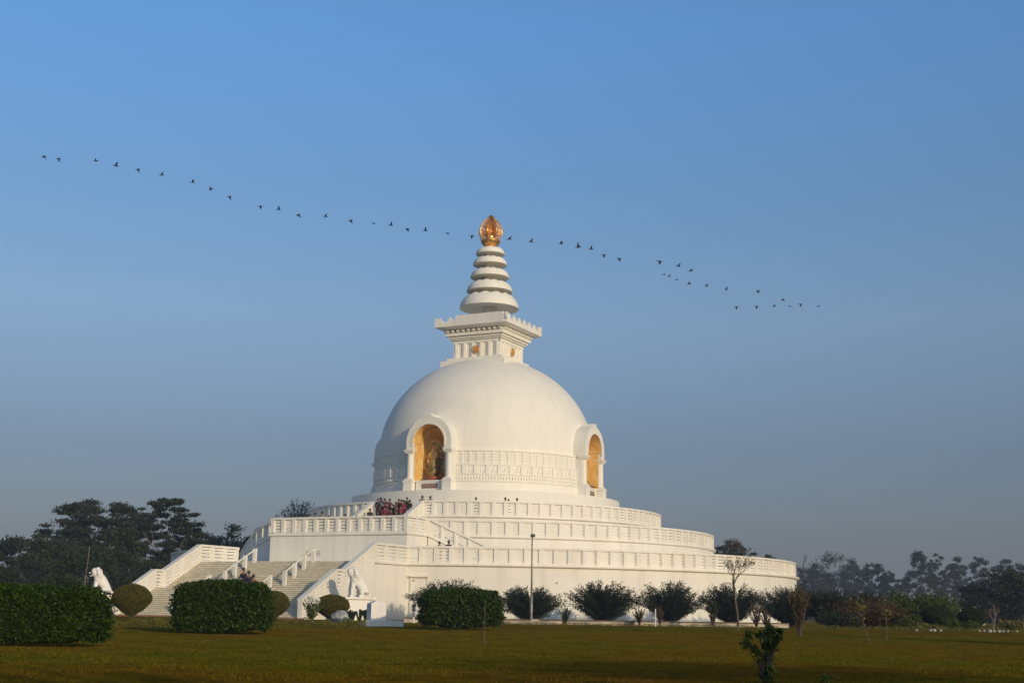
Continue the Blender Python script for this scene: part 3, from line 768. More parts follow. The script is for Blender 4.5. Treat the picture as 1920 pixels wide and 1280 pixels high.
# ================================================================== foliage
def mesh_np(name, V, n_per, m, parent=None, rnd=None, smooth=False):
    """V (k, n_per, 3): k separate polygons"""
    k = V.shape[0]; me = bpy.data.meshes.new(name)
    me.vertices.add(k*n_per); me.vertices.foreach_set('co', V.reshape(-1).astype(np.float32))
    me.loops.add(k*n_per); me.loops.foreach_set('vertex_index', np.arange(k*n_per, dtype=np.int32))
    me.polygons.add(k); me.polygons.foreach_set('loop_start', np.arange(0, k*n_per, n_per, dtype=np.int32))
    me.polygons.foreach_set('loop_total', np.full(k, n_per, dtype=np.int32))
    me.update(calc_edges=True)
    if rnd is not None:
        a = me.attributes.new('rnd', 'FLOAT', 'FACE'); a.data.foreach_set('value', rnd.astype(np.float32))
    me.materials.append(m)
    o = bpy.data.objects.new(name, me); col.objects.link(o); o.parent = parent
    return o
def leaves(P, rng, size, asp=.5, axis=None, spread=1.0, up=.0):
    """diamond leaves at points P; axis (k,3) preferred direction"""
    k = len(P)
    d = rng.normal(size=(k, 3)); d /= np.linalg.norm(d, axis=1)[:, None]
    if axis is not None:
        d = axis+d*spread; d /= np.linalg.norm(d, axis=1)[:, None]
    d[:, 2] += up; d /= np.linalg.norm(d, axis=1)[:, None]
    q = rng.normal(size=(k, 3)); s = np.cross(d, q); s /= np.linalg.norm(s, axis=1)[:, None]
    L_ = size*(.6+.8*rng.random(k))[:, None]
    a = P-d*L_*.5; c = P+d*L_*.5; w_ = s*L_*asp*.5
    mid = P-d*L_*.05
    return np.stack([a, mid-w_, c, mid+w_], 1)
def ell_points(rng, n, c, r, shell=.45):
    d = rng.normal(size=(n, 3)); d /= np.linalg.norm(d, axis=1)[:, None]
    t = rng.random(n)**shell
    t = t*(1+.22*rng.normal(size=n))
    return np.array(c)+d*t[:, None]*np.array(r)
def limb(mb, a, b, ra, rb, rn, wig=.08, n=5, sides=6):
    a, b = Vector(a), Vector(b); ln = (b-a).length; pts = []; rad = []
    for i in range(n+1):
        t = i/n; p = a.lerp(b, t)
        if 0 < i < n: p += Vector((rn.uniform(-1, 1), rn.uniform(-1, 1), rn.uniform(-.4, 1)))*ln*wig
        pts.append(p); rad.append(ra+(rb-ra)*t)
    mb.tube(pts, rad, sides, cap=False); return pts
def tree(label, base, h, w_, leafm, seed, n=9000, size=.32, crown0=.35, clumps=26, flat=.55, cs=.30, bark='bark', group=None, sparse=1.0, name='tree', lean=0, cat='tree', trunk_r=None, bulge=.5, depth=None):
    rng = np.random.default_rng(seed); rn = random.Random(seed)
    depth = depth or w_
    r = empty(name, base, 0, label, cat, group)
    cl = []
    for i in range(clumps):
        while True:
            x, y, z = rn.uniform(-1, 1), rn.uniform(-1, 1), rn.uniform(-1, 1)
            q = math.sqrt(x*x+y*y+z*z)
            if .30 < q < 1.0: break
        rr = cs*rn.uniform(.65, 1.25)
        zc = crown0+(1-crown0)*bulge
        # envelope narrower at its foot
        hz = zc+z*(1-crown0)*.5*(1-rr*.4)
        cl.append(((x*w_*.5*(1-rr*.55)+lean*hz*h, y*depth*.5*(1-rr*.55), hz*h), (w_*.5*rr*1.15, depth*.5*rr*1.15, w_*.5*rr*flat)))
    wt = np.array([c[1][0]*c[1][1] for c in cl]); wt /= wt.sum()
    P = np.concatenate([ell_points(rng, max(3, int(n*q*sparse)), c[0], c[1], .55) for c, q in zip(cl, wt)])
    V = leaves(P, rng, size, .55)
    cid = rng.random(len(P))
    tr = MB(); R0 = trunk_r or max(.08, h*.018)
    top = (lean*h*.7, 0, h*(crown0+(1-crown0)*.55))
    tp = limb(tr, (0, 0, -.2), top, R0, R0*.35, rn, .03, 6, 8)
    for c, q in sorted(cl, key=lambda t: -t[1][0])[:min(len(cl), 16)]:
        t = min(max((c[2]/h-crown0*.8)*1.0, .25), .9)
        k = min(int(t*6), 5); limb(tr, tp[k], c, R0*.42*(1-t*.5), R0*.06, rn, .07, 4, 5)
    tr.build('trunk', M[bark], r, smooth=True)
    mesh_np('crown', V, 4, M[leafm], r, cid)
    return r

def hedge(label, c0, c1, depth, h, seed, leafm='leaf_hedge', size=.085, dens=1000, group=None, name='hedge', p=6.0, core='core'):
    """clipped leafy block between ground points c0 and c1 (front face), going back by depth"""
    rng = np.random.default_rng(seed)
    c0, c1 = Vector(c0), Vector(c1); ax = (c1-c0); ax.z = 0; ln = ax.length; ax.normalize(); nb = Vector((-ax.y, ax.x, 0))
    if nb.y < 0: nb = -nb
    mid = (c0+c1)/2+nb*depth/2
    r = empty(name, mid, math.atan2(ax.y, ax.x), label, 'hedge' if name == 'hedge' else 'bush', group)
    a, b, hh = ln/2, depth/2, h
    n = int(dens*(ln*h*2+depth*h*2+ln*depth))
    # superellipsoid surface
    ar = np.array([b*hh*2, a*hh*2, a*b*4*.5*2]); fc = rng.choice(3, n, p=ar/ar.sum()); q = rng.uniform(-1, 1, (n, 3)); sg = np.where(rng.random(n) < .5, -1.0, 1.0)
    q[np.arange(n), fc] = sg; q[(fc == 2), 2] = 1.0
    d = q*np.array([a, b, hh/2]); d /= np.linalg.norm(d, axis=1)[:, None]
    k = (np.abs(d[:, 0]/a)**p+np.abs(d[:, 1]/b)**p+np.abs(d[:, 2]/(hh/2))**p)**(-1/p)
    lump = 1+.018*np.sin(d[:, 0]*k*9.1+seed)*np.sin(d[:, 2]*k*8+2)+.045*np.sin(d[:, 0]*k*3.1+seed)*np.cos(d[:, 2]*k*4.3+seed)+.03*np.sin(d[:, 0]*k*7+d[:, 1]*5)
    t = k*lump*(1-.14*rng.random(n)**2+.11*rng.random(n)**5)
    P = d*t[:, None]; P[:, 2] += hh/2; P[:, 2] = np.maximum(P[:, 2], .02)
    nrm = q*np.abs(q)**2; nrm /= np.linalg.norm(nrm, axis=1)[:, None]; V = leaves(P, rng, size, .55, axis=nrm*.7, spread=1.0, up=.15)
    mesh_np('leaves', V, 4, M[leafm], r, rng.random(n))
    bm = MB(); m = 24
    dd = []
    for i in range(m+1):
        ph = math.pi*i/m
        for j in range(2*m):
            tt = math.pi*j/m; q = (math.sin(ph)*math.cos(tt), math.sin(ph)*math.sin(tt), math.cos(ph))
            kk = (abs(q[0]/a)**p+abs(q[1]/b)**p+abs(q[2]/(hh/2))**p)**(-1/p)*.90
            bm.v.append((q[0]*kk, q[1]*kk, q[2]*kk+hh/2))
    for i in range(m):
        for j in range(2*m): bm.f.append((i*2*m+j, i*2*m+(j+1) % (2*m), (i+1)*2*m+(j+1) % (2*m), (i+1)*2*m+j))
    bm.build('inner_twigs', M[core], r, smooth=True)
    return r
def topiary(label, base, w_, h, seed, leafm='leaf_topiary', group=None):
    """clipped ball on a short stem, flat below"""
    rng = np.random.default_rng(seed); r = empty('round_bush', base, 0, label, 'bush', group)
    n = int(15000*w_*w_); d = rng.normal(size=(n, 3)); d /= np.linalg.norm(d, axis=1)[:, None]
    z = d[:, 2]; prof = np.where(z < 0, 1-.55*np.abs(z)**1.3, 1.0)
    t = (1-.08*rng.random(n)**2+.07*rng.random(n)**5)*(1+.02*np.sin(d[:, 0]*9+seed)*np.sin(d[:, 2]*8))
    P = np.stack([d[:, 0]*w_/2*prof*t, d[:, 1]*w_/2*prof*t, h*.55+np.where(z > 0, z*h*.45, z*h*.47)*t], 1)
    V = leaves(P, rng, .08, .5, axis=d*.6, spread=1.2); mesh_np('leaves', V, 4, M[leafm], r, rng.random(n))
    core = MB(); 
    core.lathe([(.02, h*.96)]+[(w_/2*.93*math.cos(t), h*.55+h*.43*math.sin(t)) for t in [R(a) for a in (75, 55, 35, 15, 0)]]+[(w_/2*.93*math.cos(t)*(1-.55*math.sin(t)**1.3), h*.55-h*.45*math.sin(t)) for t in [R(a) for a in (15, 35, 55, 75)]]+[(.02, h*.10)], 24)
    core.build('inner_twigs', M['corebrown'], r, smooth=True)
    tr = MB()
    for k in range(5):
        a = k*1.3; tr.tube([(.06*math.cos(a), .06*math.sin(a), -.1), (.1*w_*math.cos(a), .1*w_*math.sin(a), h*.3)], [.04, .03], 5)
    tr.build('stems', M['bark'], r)
    return r
def spiky_shrub(label, base, w_, h, seed, leafm='leaf_shrub', group='spreading shrubs in front of the lower terrace wall', nb=150, dry=False, name='spreading_shrub', spread=.9, nl=70, size=.13):
    """many stems fanning up and outwards from one foot, feathery ends"""
    rng = np.random.default_rng(seed); r = empty(name, base, 0, label, 'shrub', group)
    st_ = MB(); Ps = []; As = []
    for b in range(nb):
        az = rng.random()*2*math.pi; q = rng.random()**.42*spread
        # end point on a flat-topped bowl
        ex = math.cos(az)*w_/2*q*(1+.12*rng.normal()); ey = math.sin(az)*w_/2*q*(1+.12*rng.normal())
        ez = h*(1.0-.42*q**2.4)*(.84+.20*rng.random()); 
        if rng.random() < .45: f_ = rng.random(); ez *= .35+.55*f_; ex *= .45+.55*f_; ey *= .45+.55*f_
        p0 = np.array([ex*.06, ey*.06, 0]); p1 = np.array([ex*.28, ey*.28, ez*.55]); p2 = np.array([ex, ey, ez])
        ts = np.linspace(0, 1, 6)
        pts = [(1-t)**2*p0+2*t*(1-t)*p1+t*t*p2 for t in ts]
        if b % 3 == 0: st_.tube([tuple(p) for p in pts], [.030*(1-t*.8) for t in ts], 4, cap=False)
        t = (.28+.75*rng.random(nl)); t = t[:, None]
        pp = (1-t)**2*p0+2*t*(1-t)*p1+t*t*p2; dr_ = 2*(1-t)*(p1-p0)+2*t*(p2-p1); dr_ /= np.linalg.norm(dr_, axis=1)[:, None]
        Ps.append(pp+rng.normal(size=pp.shape)*.06*w_/4); As.append(dr_)
    P = np.concatenate(Ps); A = np.concatenate(As)
    V = leaves(P, rng, size, .35, axis=A*1.3, spread=.7)
    mesh_np('foliage', V, 4, M[leafm], r, rng.random(len(P))); st_.build('stems', M['bark'], r)
    return r

# ================================================================== people
def person_meshes(pose):
    if pose == 'sit':
        P = [(0, 0, .50), (-.02, 0, .72), (.02, 0, .96), (.04, 0, 1.09), (.07, 0, 1.22),
             (.06, .10, .47), (.46, .12, .50), (.48, .12, .10), (.62, .12, .05), (.06, -.10, .47), (.46, -.12, .50), (.48, -.12, .10), (.62, -.12, .05),
             (.0, .18, .97), (.10, .24, .72), (.34, .14, .62), (.42, .10, .60), (.0, -.18, .97), (.10, -.24, .72), (.34, -.14, .62), (.42, -.10, .60)]
    else:
        up = pose == 'wave'; fold = pose == 'lean'
        P = [(0, 0, .92), (0, 0, 1.12), (0, 0, 1.34), (0, 0, 1.46), (.01, 0, 1.57),
             (0, .09, .85), (.03, .11, .47), (0, .12, .07), (.13, .13, .04), (0, -.09, .85), (-.02, -.11, .47), (-.04, -.12, .07), (.09, -.14, .04),
             (0, .17, 1.35), (.02, .24, 1.08), (.10, .23, .86), (.12, .22, .79), (0, -.17, 1.35), (.02, -.24, 1.08), (.10, -.23, .86), (.12, -.22, .79)]
        if up: P[18:21] = [(.06, -.30, 1.52), (.08, -.26, 1.74), (.08, -.25, 1.82)]
        if fold: P[14:17] = [(.12, .24, 1.12), (.34, .10, 1.18), (.40, .04, 1.19)]; P[18:21] = [(.12, -.24, 1.12), (.34, -.10, 1.16), (.40, -.05, 1.17)]
    E = [(0, 1), (1, 2), (2, 3), (3, 4), (0, 5), (5, 6), (6, 7), (7, 8), (0, 9), (9, 10), (10, 11), (11, 12), (2, 13), (13, 14), (14, 15), (15, 16), (2, 17), (17, 18), (18, 19), (19, 20)]
    rd = [.13, .125, .13, .055, .10, .09, .065, .045, .04, .09, .065, .045, .04, .065, .048, .035, .038, .065, .048, .035, .038]
    body = skin_mesh(P, E, rd, 1)
    jk = [0, 1, 2, 13, 14, 15, 17, 18, 19]
    mp = {k: i for i, k in enumerate(jk)}
    je = [(a, b) for a, b in E if a in mp and b in mp]
    jacket = skin_mesh([P[k] for k in jk], [(mp[a], mp[b]) for a, b in je], [rd[k]*1.18+.012 for k in jk], 1)
    tk = [0, 5, 6, 7, 9, 10, 11]; mt = {k: i for i, k in enumerate(tk)}
    te = [(a, b) for a, b in E if a in mt and b in mt]
    trou = skin_mesh([P[k] for k in tk], [(mt[a], mt[b]) for a, b in te], [rd[k]*1.15+.010 for k in tk], 1)
    h = P[4]
    hair = MB().ico((h[0]-.015, h[1], h[2]+.045), .118, 2, (1.0, .9, 1.0)).ico((h[0]-.05, h[1], h[2]-.06), .09, 1, (.7, .95, 1.1))
    hm = bpy.data.meshes.new('hair'); hm.from_pydata(hair.v, [], hair.f)
    fc = MB().ico((h[0]+.108, h[1], h[2]-.01), .022, 1).ico((h[0]+.085, h[1]+.035, h[2]+.015), .012, 1).ico((h[0]+.085, h[1]-.035, h[2]+.015), .012, 1)
    fm = bpy.data.meshes.new('face'); fm.from_pydata(fc.v, [], fc.f)
    return body, jacket, trou, hm, fm
PM = {k: person_meshes(k) for k in ('stand', 'wave', 'lean', 'sit')}
for ms in PM.values():
    for me in ms:
        if not me.materials: me.materials.append(None)
        me.polygons.foreach_set('use_smooth', [True]*len(me.polygons))
def person(label, pos, yaw, pose='stand', top='maroon', legs='black', hairm='hair', scale=1.0, group=None):
    r = empty('person', pos, yaw, label, 'person', group); r.scale = (scale,)*3
    for nm, me, m in zip(('body', 'jacket', 'trousers', 'hair', 'face'), PM[pose], (M['skin'], M['c_'+top], M['c_'+legs], M[hairm], M['skin'])):
        if nm == 'face': continue
        o = bpy.data.objects.new(nm, me); col.objects.link(o); o.parent = r
        o.material_slots[0].link = 'OBJECT'; o.material_slots[0].material = m
    return r
ORD = ['first', 'second', 'third', 'fourth', 'fifth', 'sixth', 'seventh', 'eighth', 'ninth', 'tenth', 'eleventh', 'twelfth', 'thirteenth', 'fourteenth', 'fifteenth', 'sixteenth', 'seventeenth', 'eighteenth', 'nineteenth', 'twentieth']
toward = math.atan2(-1, -.1)
def on_stairs(px, py, zoff, step_to_floor):
    pass
def at_level(px, py, z):
    """point at photo pixel px, py lying at height z"""
    d = ray(px, py); t = (z-C0[2])/d[2]; return Vector(C0+d*t)
def head_at(px, py, zfloor, tall):
    p = at_level(px, py, zfloor+tall-.02); return Vector((p.x, p.y, zfloor))
# crowd climbing the upper stair: head pixel, colour, pose (placed on the step under them)
crowd = [(694, 951, 'black', 'lean'), (706, 937.5, 'maroon', 'stand'), (709, 935, 'navy', 'stand'), (714, 932.5, 'grey', 'stand'), (721, 932, 'purple', 'wave'), (719, 939, 'purple', 'stand'),
         (726, 940, 'maroon', 'stand'), (731, 935.5, 'maroon', 'lean'), (738, 943, 'teal', 'stand'), (742.5, 938.5, 'brown', 'stand'), (748, 935, 'maroon', 'stand'), (752.5, 932.5, 'green', 'wave'),
         (756.5, 937.5, 'red', 'stand'), (763.5, 932.5, 'green', 'stand'), (768.5, 936.5, 'black', 'stand'), (712, 945, 'maroon', 'lean'), (722, 949, 'red', 'stand'), (733, 951, 'maroon', 'stand'), (744, 947, 'brown', 'stand'), (752, 944, 'red', 'stand')]
def stair_z(u): return Z3 if u < 17.1 else (Z2 if u > 20.9 else Z3-(u-17.1)*(Z3-Z2)/3.8)
def crowd_pos(px, py, tall):
    best = None
    for k in range(int(130*20)):
        dist = 100+k*.02
        d = ray(px, py); p = C0+d*(dist/d[1]); s, c = math.sin(TH), math.cos(TH)
        u = -s*p[0]-c*p[1]; v = c*p[0]-s*p[1]
        if 15 < u < 25.6:
            e = abs(p[2]-tall+.02-stair_z(u))
            if best is None or e < best[0]: best = (e, p, u, v)
    e, p, u, v = best
    v = max(-2.1, min(2.1, v)) if u < 20.9 else v
    q = L(u, v, 0); n = 13
    z = stair_z(u)
    if 17.1 < u < 20.9: i = int((u-17.1)/3.8*n); z = Z3-(Z3-Z2)*(i+1)/n
    return Vector((q.x, q.y, z))
rnp = random.Random(11)
poses_txt = {'stand': 'standing', 'wave': 'raising an arm', 'lean': 'leaning with folded arms', 'sit': 'sitting'}
for i, (px, py, c, ps) in enumerate(crowd):
    tall = 1.62*rnp.uniform(.95, 1.04)
    person('%s person from the left in the crowd on the upper stair, %s, %s top' % (ORD[i], poses_txt[ps], {'purple': 'dark purple', 'teal': 'dark teal'}.get(c, c)), crowd_pos(px, py, tall), toward+rnp.uniform(-1.2, 1.2), ps, c, rnp.choice(['black', 'denim', 'maroon', 'grey', 'maroon']), 'hair', tall/1.68, 'crowd climbing the upper stair')
crowd_x = sorted(range(len(crowd)), key=lambda i: crowd[i][0])
ppl = [o for o in bpy.data.objects if o.get('group') == 'crowd climbing the upper stair']
ppl.sort(key=lambda o: ((o.matrix_basis.translation.x)/(o.matrix_basis.translation.y+DIST)))
for k, o in enumerate(ppl):
    c, ps = None, None
    jac = [q for q in bpy.data.objects if q.parent == o and q.name.startswith('jacket')][0]
    cn_ = jac.material_slots[0].material.name.replace('cloth_', '').split('.')[0]
    o['label'] = '%s person from the left in the crowd on the upper stair, wearing a %s top' % (ORD[k], cn_)
def rail_person(px, py, zfl, label, top, pose='lean', legs='black', tall=1.62, grp_='visitors behind the terrace balustrades'):
    rad = {Z3: 16.55, Z1: 29.2, Z2: None}[zfl]; best = None
    for k in range(8000):
        dist = 95+k*.01; d = ray(px, py); p = C0+d*(dist/d[1]); s_, c_ = math.sin(TH), math.cos(TH)
        u = -s_*p[0]-c_*p[1]
        if u < 0 and px > 500: continue
        e = abs(math.hypot(p[0], p[1])-rad) if rad else abs(u-25.65)
        if best is None or e < best[0]-1e-4: best = (e, p)
    p = best[1]; tall = p[2]+.05-zfl
    return person(label, Vector((p[0], p[1], zfl)), toward, pose, top, legs, 'hair', tall/1.68, grp_)
rail_person(792, 930.5, Z3, 'dark-clothed person at the upper balustrade just right of the upper stair', 'black')
rail_person(807, 931, Z3, 'person in dark coat at the upper balustrade, second right of the upper stair', 'navy')
rail_person(892.5, 933.5, Z3, 'lone person whose head shows over the middle of the upper balustrade', 'black')
rail_person(947.5, 934, Z3, 'left of the pair of heads over the upper balustrade, right of the middle', 'black')
rail_person(953.5, 937, Z3, 'small figure beside the pair of heads over the upper balustrade', 'black', tall=1.45)
rail_person(969.5, 935, Z3, 'rightmost head showing over the upper balustrade', 'brown')
rail_person(824, 1016.5, Z1, 'left of the two people behind the lower balustrade below the curved stair', 'grey')
rail_person(841.5, 1014.5, Z1, 'right of the two people behind the lower balustrade, in a dark top', 'black')
for px, py, c, lb in [(534, 968.5, 'maroon', 'leftmost head over the porch balustrade'), (553, 967.5, 'black', 'head over the porch balustrade in front of the distant tree'), (580, 964.5, 'black', 'head over the porch balustrade at the right edge of the distant tree'),
                      (591, 963, 'maroon', 'dark-haired head over the porch balustrade beside a red bundle'), (604.5, 960.5, 'grey', 'tallest head over the left half of the porch balustrade'), (616.5, 967.5, 'black', 'barely visible head over the porch balustrade right of the tallest one'),
                      (647.5, 965, 'white', 'black-haired head near the middle of the porch balustrade'), (668, 967, 'black', 'head over the porch balustrade just left of the crowd')]:
    rail_person(px, py, Z2, lb, c, 'stand')
def seat_on_front(px, py, label, top, legs, tall=1.30):
    best = None
    for k in range(3000):
        dist = 85+k*.01; d = ray(px, py); p = C0+d*(dist/d[1]); s, c = math.sin(TH), math.cos(TH)
        u = -s*p[0]-c*p[1]; v = c*p[0]-s*p[1]
        if U0 < u < UE and abs(v) < 7.8:
            zz = Z1-(u-U0)*(Z1-ZL)/(UC-U0) if u < UC else (ZL if u < UCC else ZL-(u-UCC)*SLO)
            e = abs(p[2]-tall+.05-(zz-.32))
            if best is None or e < best[0]: best = (e, u, v, zz)
    e, u, v, zz = best; q = L(u, v, 0)
    person(label, Vector((q.x, q.y, zz-.36)), PH, 'sit', top, legs, 'hair', 1.15, 'people sitting on the front stair')
seat_on_front(457.5, 1070.5, 'left seated person on the front stair, taller, in a black jacket', 'black', 'black')
seat_on_front(467.5, 1076.5, 'middle seated person on the front stair, in dark jacket and pale trousers', 'navy', 'denim')
seat_on_front(476, 1083.5, 'right seated person on the front stair, bending forward in a maroon top', 'maroon', 'grey')
# sign board leaning against the porch wall
sg = empty('sign_board', L(31.2, 1.0, Z1), PH, 'small white notice board with dark text lines standing before the porch wall', 'sign')
mb = MB().box(-.02, .02, -.85, .85, .42, .92); mb.build('board', M['white'], sg)
t = MB(); rr = random.Random(3)
for j in range(3):
    y = -.45
    while y < .78:
        wd = rr.uniform(.05, .12); t.box(.02, .03, y, y+wd, .53+.13*j, .575+.13*j); y += wd+.06
t.build('lettering', M['dark'], sg)
for y in (-.6, .05): MB().box(-.03, .03, y-.025, y+.025, 0, .44).build('leg', M['steel'], sg)
# red seated visitor behind the far left lower balustrade
rail_person(355, 1031, Z1, 'person in a red top behind the far left lower balustrade', 'red', 'stand')

# ================================================================== birds
def bird_mesh(wl):
    """body, neck and wings in one mesh; wl = (dihedral deg, sweep) ; flies towards +x"""
    mb = MB()
    mb.lathe([(0.0, -.27), (.045, -.26), (.05, -.20), (.075, -.10), (.085, 0), (.07, .10), (.035, .17), (.026, .27), (.032, .31), (.02, .35), (.004, .42)], 8)
    mb.v = [(z, y, x*.85) for x, y, z in mb.v]
    dh, sw = R(wl[0]), wl[1]
    for s in (-1, 1):
        a = dh*1.0; pts = []
        secs = [(0, .10, -.10, .03), (.17, .09-sw*.3, -.10-sw*.3, .02), (.34, .03-sw, -.09-sw, .012), (.46, -.05-sw*1.5, -.09-sw*1.6, .004)]
        b = len(mb.v)
        for i, (d, xf, xb, th) in enumerate(secs):
            aa = a*(1-.25*i/3); y = s*(.04+d*math.cos(aa)); z = .02+d*math.sin(aa)
            mb.v += [(xf, y, z+th), (xb, y, z+th*.3), (xb, y, z-th*.3), (xf, y, z-th)]
        for i in range(3):
            for k in range(4): mb.f.append((b+i*4+k, b+i*4+(k+1) % 4, b+(i+1)*4+(k+1) % 4, b+(i+1)*4+k))
        mb.f.append((b+12, b+13, b+14, b+15))
    me = bpy.data.meshes.new('bird'); me.from_pydata(mb.v, [], mb.f); me.materials.append(M['bird']); return me
BM = {k: bird_mesh(v) for k, v in {'up': (62, .02), 'down': (-58, .02), 'level': (8, .02), 'back': (48, .10), 'diag': (30, .08)}.items()}
birds = [(82.5, 293, 'down'), (110, 297.5, 'down'), (180, 302, 'diag'), (217.5, 311, 'up'), (258.5, 317.5, 'down'), (303, 328.5, 'back'), (361.5, 342, 'up'), (395, 355.5, 'back'), (430.5, 368.5, 'down'), (488.5, 386.5, 'down'),
 (522.5, 393, 'up'), (559.5, 402.5, 'down'), (610.5, 406, 'diag'), (657.5, 413, 'down'), (701, 419, 'level'), (733, 422.5, 'up'), (764, 429, 'down'), (797.5, 432.5, 'up'), (839, 438, 'level'), (885, 442, 'down'),
 (955, 448.5, 'back'), (996, 453.5, 'up'), (1052, 457, 'back'), (1084, 463.5, 'up'), (1108.5, 467, 'up'), (1132, 478, 'down'), (1161, 484.5, 'down'), (1237, 489.7, 'down'), (1272, 499, 'diag'), (1295, 508, 'diag'),
 (1245, 514.5, 'level'), (1254.8, 518.4, 'diag'), (1268.8, 524.4, 'level'), (1292, 532.4, 'diag'), (1324.7, 536.2, 'back'), (1362, 542.8, 'up'), (1421, 548, 'up'), (1381, 575, 'down'), (1418.4, 574.3, 'down'), (1451, 574.3, 'diag'),
 (1468, 561, 'down'), (1481.3, 574, 'level'), (1501, 570.3, 'down'), (1533.8, 574.3, 'level')]
wtxt = {'up': 'wings raised', 'down': 'wings lowered', 'level': 'wings level', 'back': 'wings swept back', 'diag': 'wings half raised'}
rb_ = random.Random(4)
for i, (px, py, ps) in enumerate(birds):
    big = 1.0 if i < 30 else .85
    if i in (3, 23, 27): big = 1.2
    if i in (14, 18, 30, 31, 32, 41, 43): big *= .8
    o = bpy.data.objects.new('bird', BM[ps]); col.objects.link(o)
    o.location = atd(px, py, 150+rb_.uniform(-5, 5)); o.rotation_euler = (R(rb_.uniform(-12, 12)), R(rb_.uniform(-6, 6)), R(180+rb_.uniform(-25, 25)))
    o.scale = (1.0*big,)*3
    if i < 20: lb = '%s bird from the left in the line left of the spire, %s' % (ORD[i], wtxt[ps])
    elif i < 30: lb = '%s bird right of the spire in the upper line, %s' % (ORD[i-20], wtxt[ps])
    elif i < 37: lb = '%s bird of the lower line right of the spire, %s' % (ORD[i-30], wtxt[ps])
    else: lb = '%s bird of the low group at the far right, %s' % (ORD[i-37], wtxt[ps])
    tag(o, lb, 'bird', 'birds flying in a long line')

# ================================================================== garden: hedges, bushes, shrubs
hedge('large dark green clipped hedge at the left edge of the lawn', gdist(-110, 31.6), gdist(191, 31.6), 1.2, 1.36, 3, dens=1700, size=.085, p=3.6)
hedge('boxy green hedge in front of the stair', gdist(318, 46), gdist(500, 46), 1.8, 1.72, 5, dens=1100, size=.11, p=4.0)
hedge('rounded green hedge in front of the pagoda wall left of the light pole', gdist(788, 56), gdist(942, 56), 2.0, 1.64, 8, dens=800, size=.125, p=3.3)
def base_at(px, dist): return gdist(px, dist)
topiary('brownish ball-shaped bush beside the left lion', base_at(245, 80), 70*mpp(80), 60*mpp(80), 1, group='clipped ball bushes beside the stair')
topiary('ball bush half hidden behind the boxy hedge', base_at(514, 82), 42*mpp(82)*1.25, 51*mpp(82), 2, group='clipped ball bushes beside the stair')
topiary('olive ball bush at the foot of the right stair wall', base_at(622, 82), 62*mpp(82), 46*mpp(82), 3, group='clipped ball bushes beside the stair')
# low planted border between the hedges
def border(label, x0, x1, dist, h, leafm, seed, dens=900, wd=.8, size=.07, name='flower_border'):
    rng = np.random.default_rng(seed); a, b = gdist(x0, dist), gdist(x1, dist); ln = (b-a).length; n = int(dens*ln)
    t = rng.random(n); P = np.stack([a.x+(b.x-a.x)*t, a.y+(b.y-a.y)*t+wd*(rng.random(n)-.5), gz(a.x, a.y)+h*(rng.random(n)**.8)*(.75+.35*np.sin(t*ln*2.3)*np.cos(t*ln*5.1))], 1)
    V = leaves(P, rng, size, .35, axis=np.tile([0, 0, 1.0], (n, 1)), spread=.8)
    o = mesh_np(name, V, 4, M[leafm], None, rng.random(n)); tag(o, label, 'border planting', None, 'stuff'); return o
border('low olive border of small plants between the left hedge and the boxy hedge', 205, 330, 54, .36, 'leaf_border', 4)
border('low olive border of small plants running from the boxy hedge to the gatepost', 490, 688, 58, .38, 'leaf_border', 5)
border('tufts of weeds along the foot of the low kerb wall', 945, 1460, 74.5, .16, 'leaf_border', 6, dens=260, wd=.5)
border('dry grass and weeds in front of the right-hand thicket', 1500, 1930, 74, .22, 'leaf_border', 7, dens=260, wd=1.5)
# row of spreading shrubs before the terrace wall (photo x, distance, width px, height px)
SH = [(845, 96, 150, 72, 'behind the rounded hedge'), (993, 96, 112, 64, 'behind the light pole'), (1131, 97, 132, 74, 'second to the right of the light pole'), (1257, 98, 128, 75, 'with its crown touching its neighbours, left of the bare tree'),
      (1372, 99, 122, 74, 'directly behind the bare tree'), (1480, 100, 130, 70, 'at the right end of the terrace wall'), (1556, 92, 120, 66, 'just right of the terrace wall, in the dark'), (1622, 94, 90, 62, 'farthest right, behind the rusty thicket')]
for i, (px, ds, wp, hp, tx) in enumerate(SH):
    spiky_shrub('dark spreading shrub %s' % tx, base_at(px, ds), wp*mpp(ds)*1.08, hp*mpp(ds), 20+i, spread=1.0, nb=300, nl=120, size=.14)
for i, (px, ds, wp, hp, lm, tx) in enumerate([(1060, 78, 26, 32, 'leaf_mid', 'small leafy bush by the kerb wall, right of the light pole'), (1199, 78, 28, 34, 'leaf_dry', 'thin dry bush by the kerb wall between the second and third spreading shrub'),
      (1237, 76, 20, 38, 'leaf_dry', 'narrow brown dry bush beside the short white post'), (1337, 76, 30, 50, 'leaf_mid', 'young green bush at the foot of the wall left of the bare tree'), (1418, 76, 44, 52, 'leaf_dry', 'twiggy dry bush right of the bare tree'), (1436, 75, 30, 36, 'leaf_dry', 'smaller dry bush farther right of the bare tree')]):
    spiky_shrub(tx, base_at(px, ds), wp*mpp(ds), hp*mpp(ds), 60+i, lm, 'small bushes along the kerb wall', nb=40, nl=26, name='small_bush', size=.10, spread=.9)
spiky_shrub('tall dry brushwood clump on the lawn right of the bare tree', gpix(1500, 1194), 48*mpp(61), 84*mpp(61), 71, 'leaf_dry', None, nb=110, nl=34, name='dry_bush', size=.09, spread=.75)
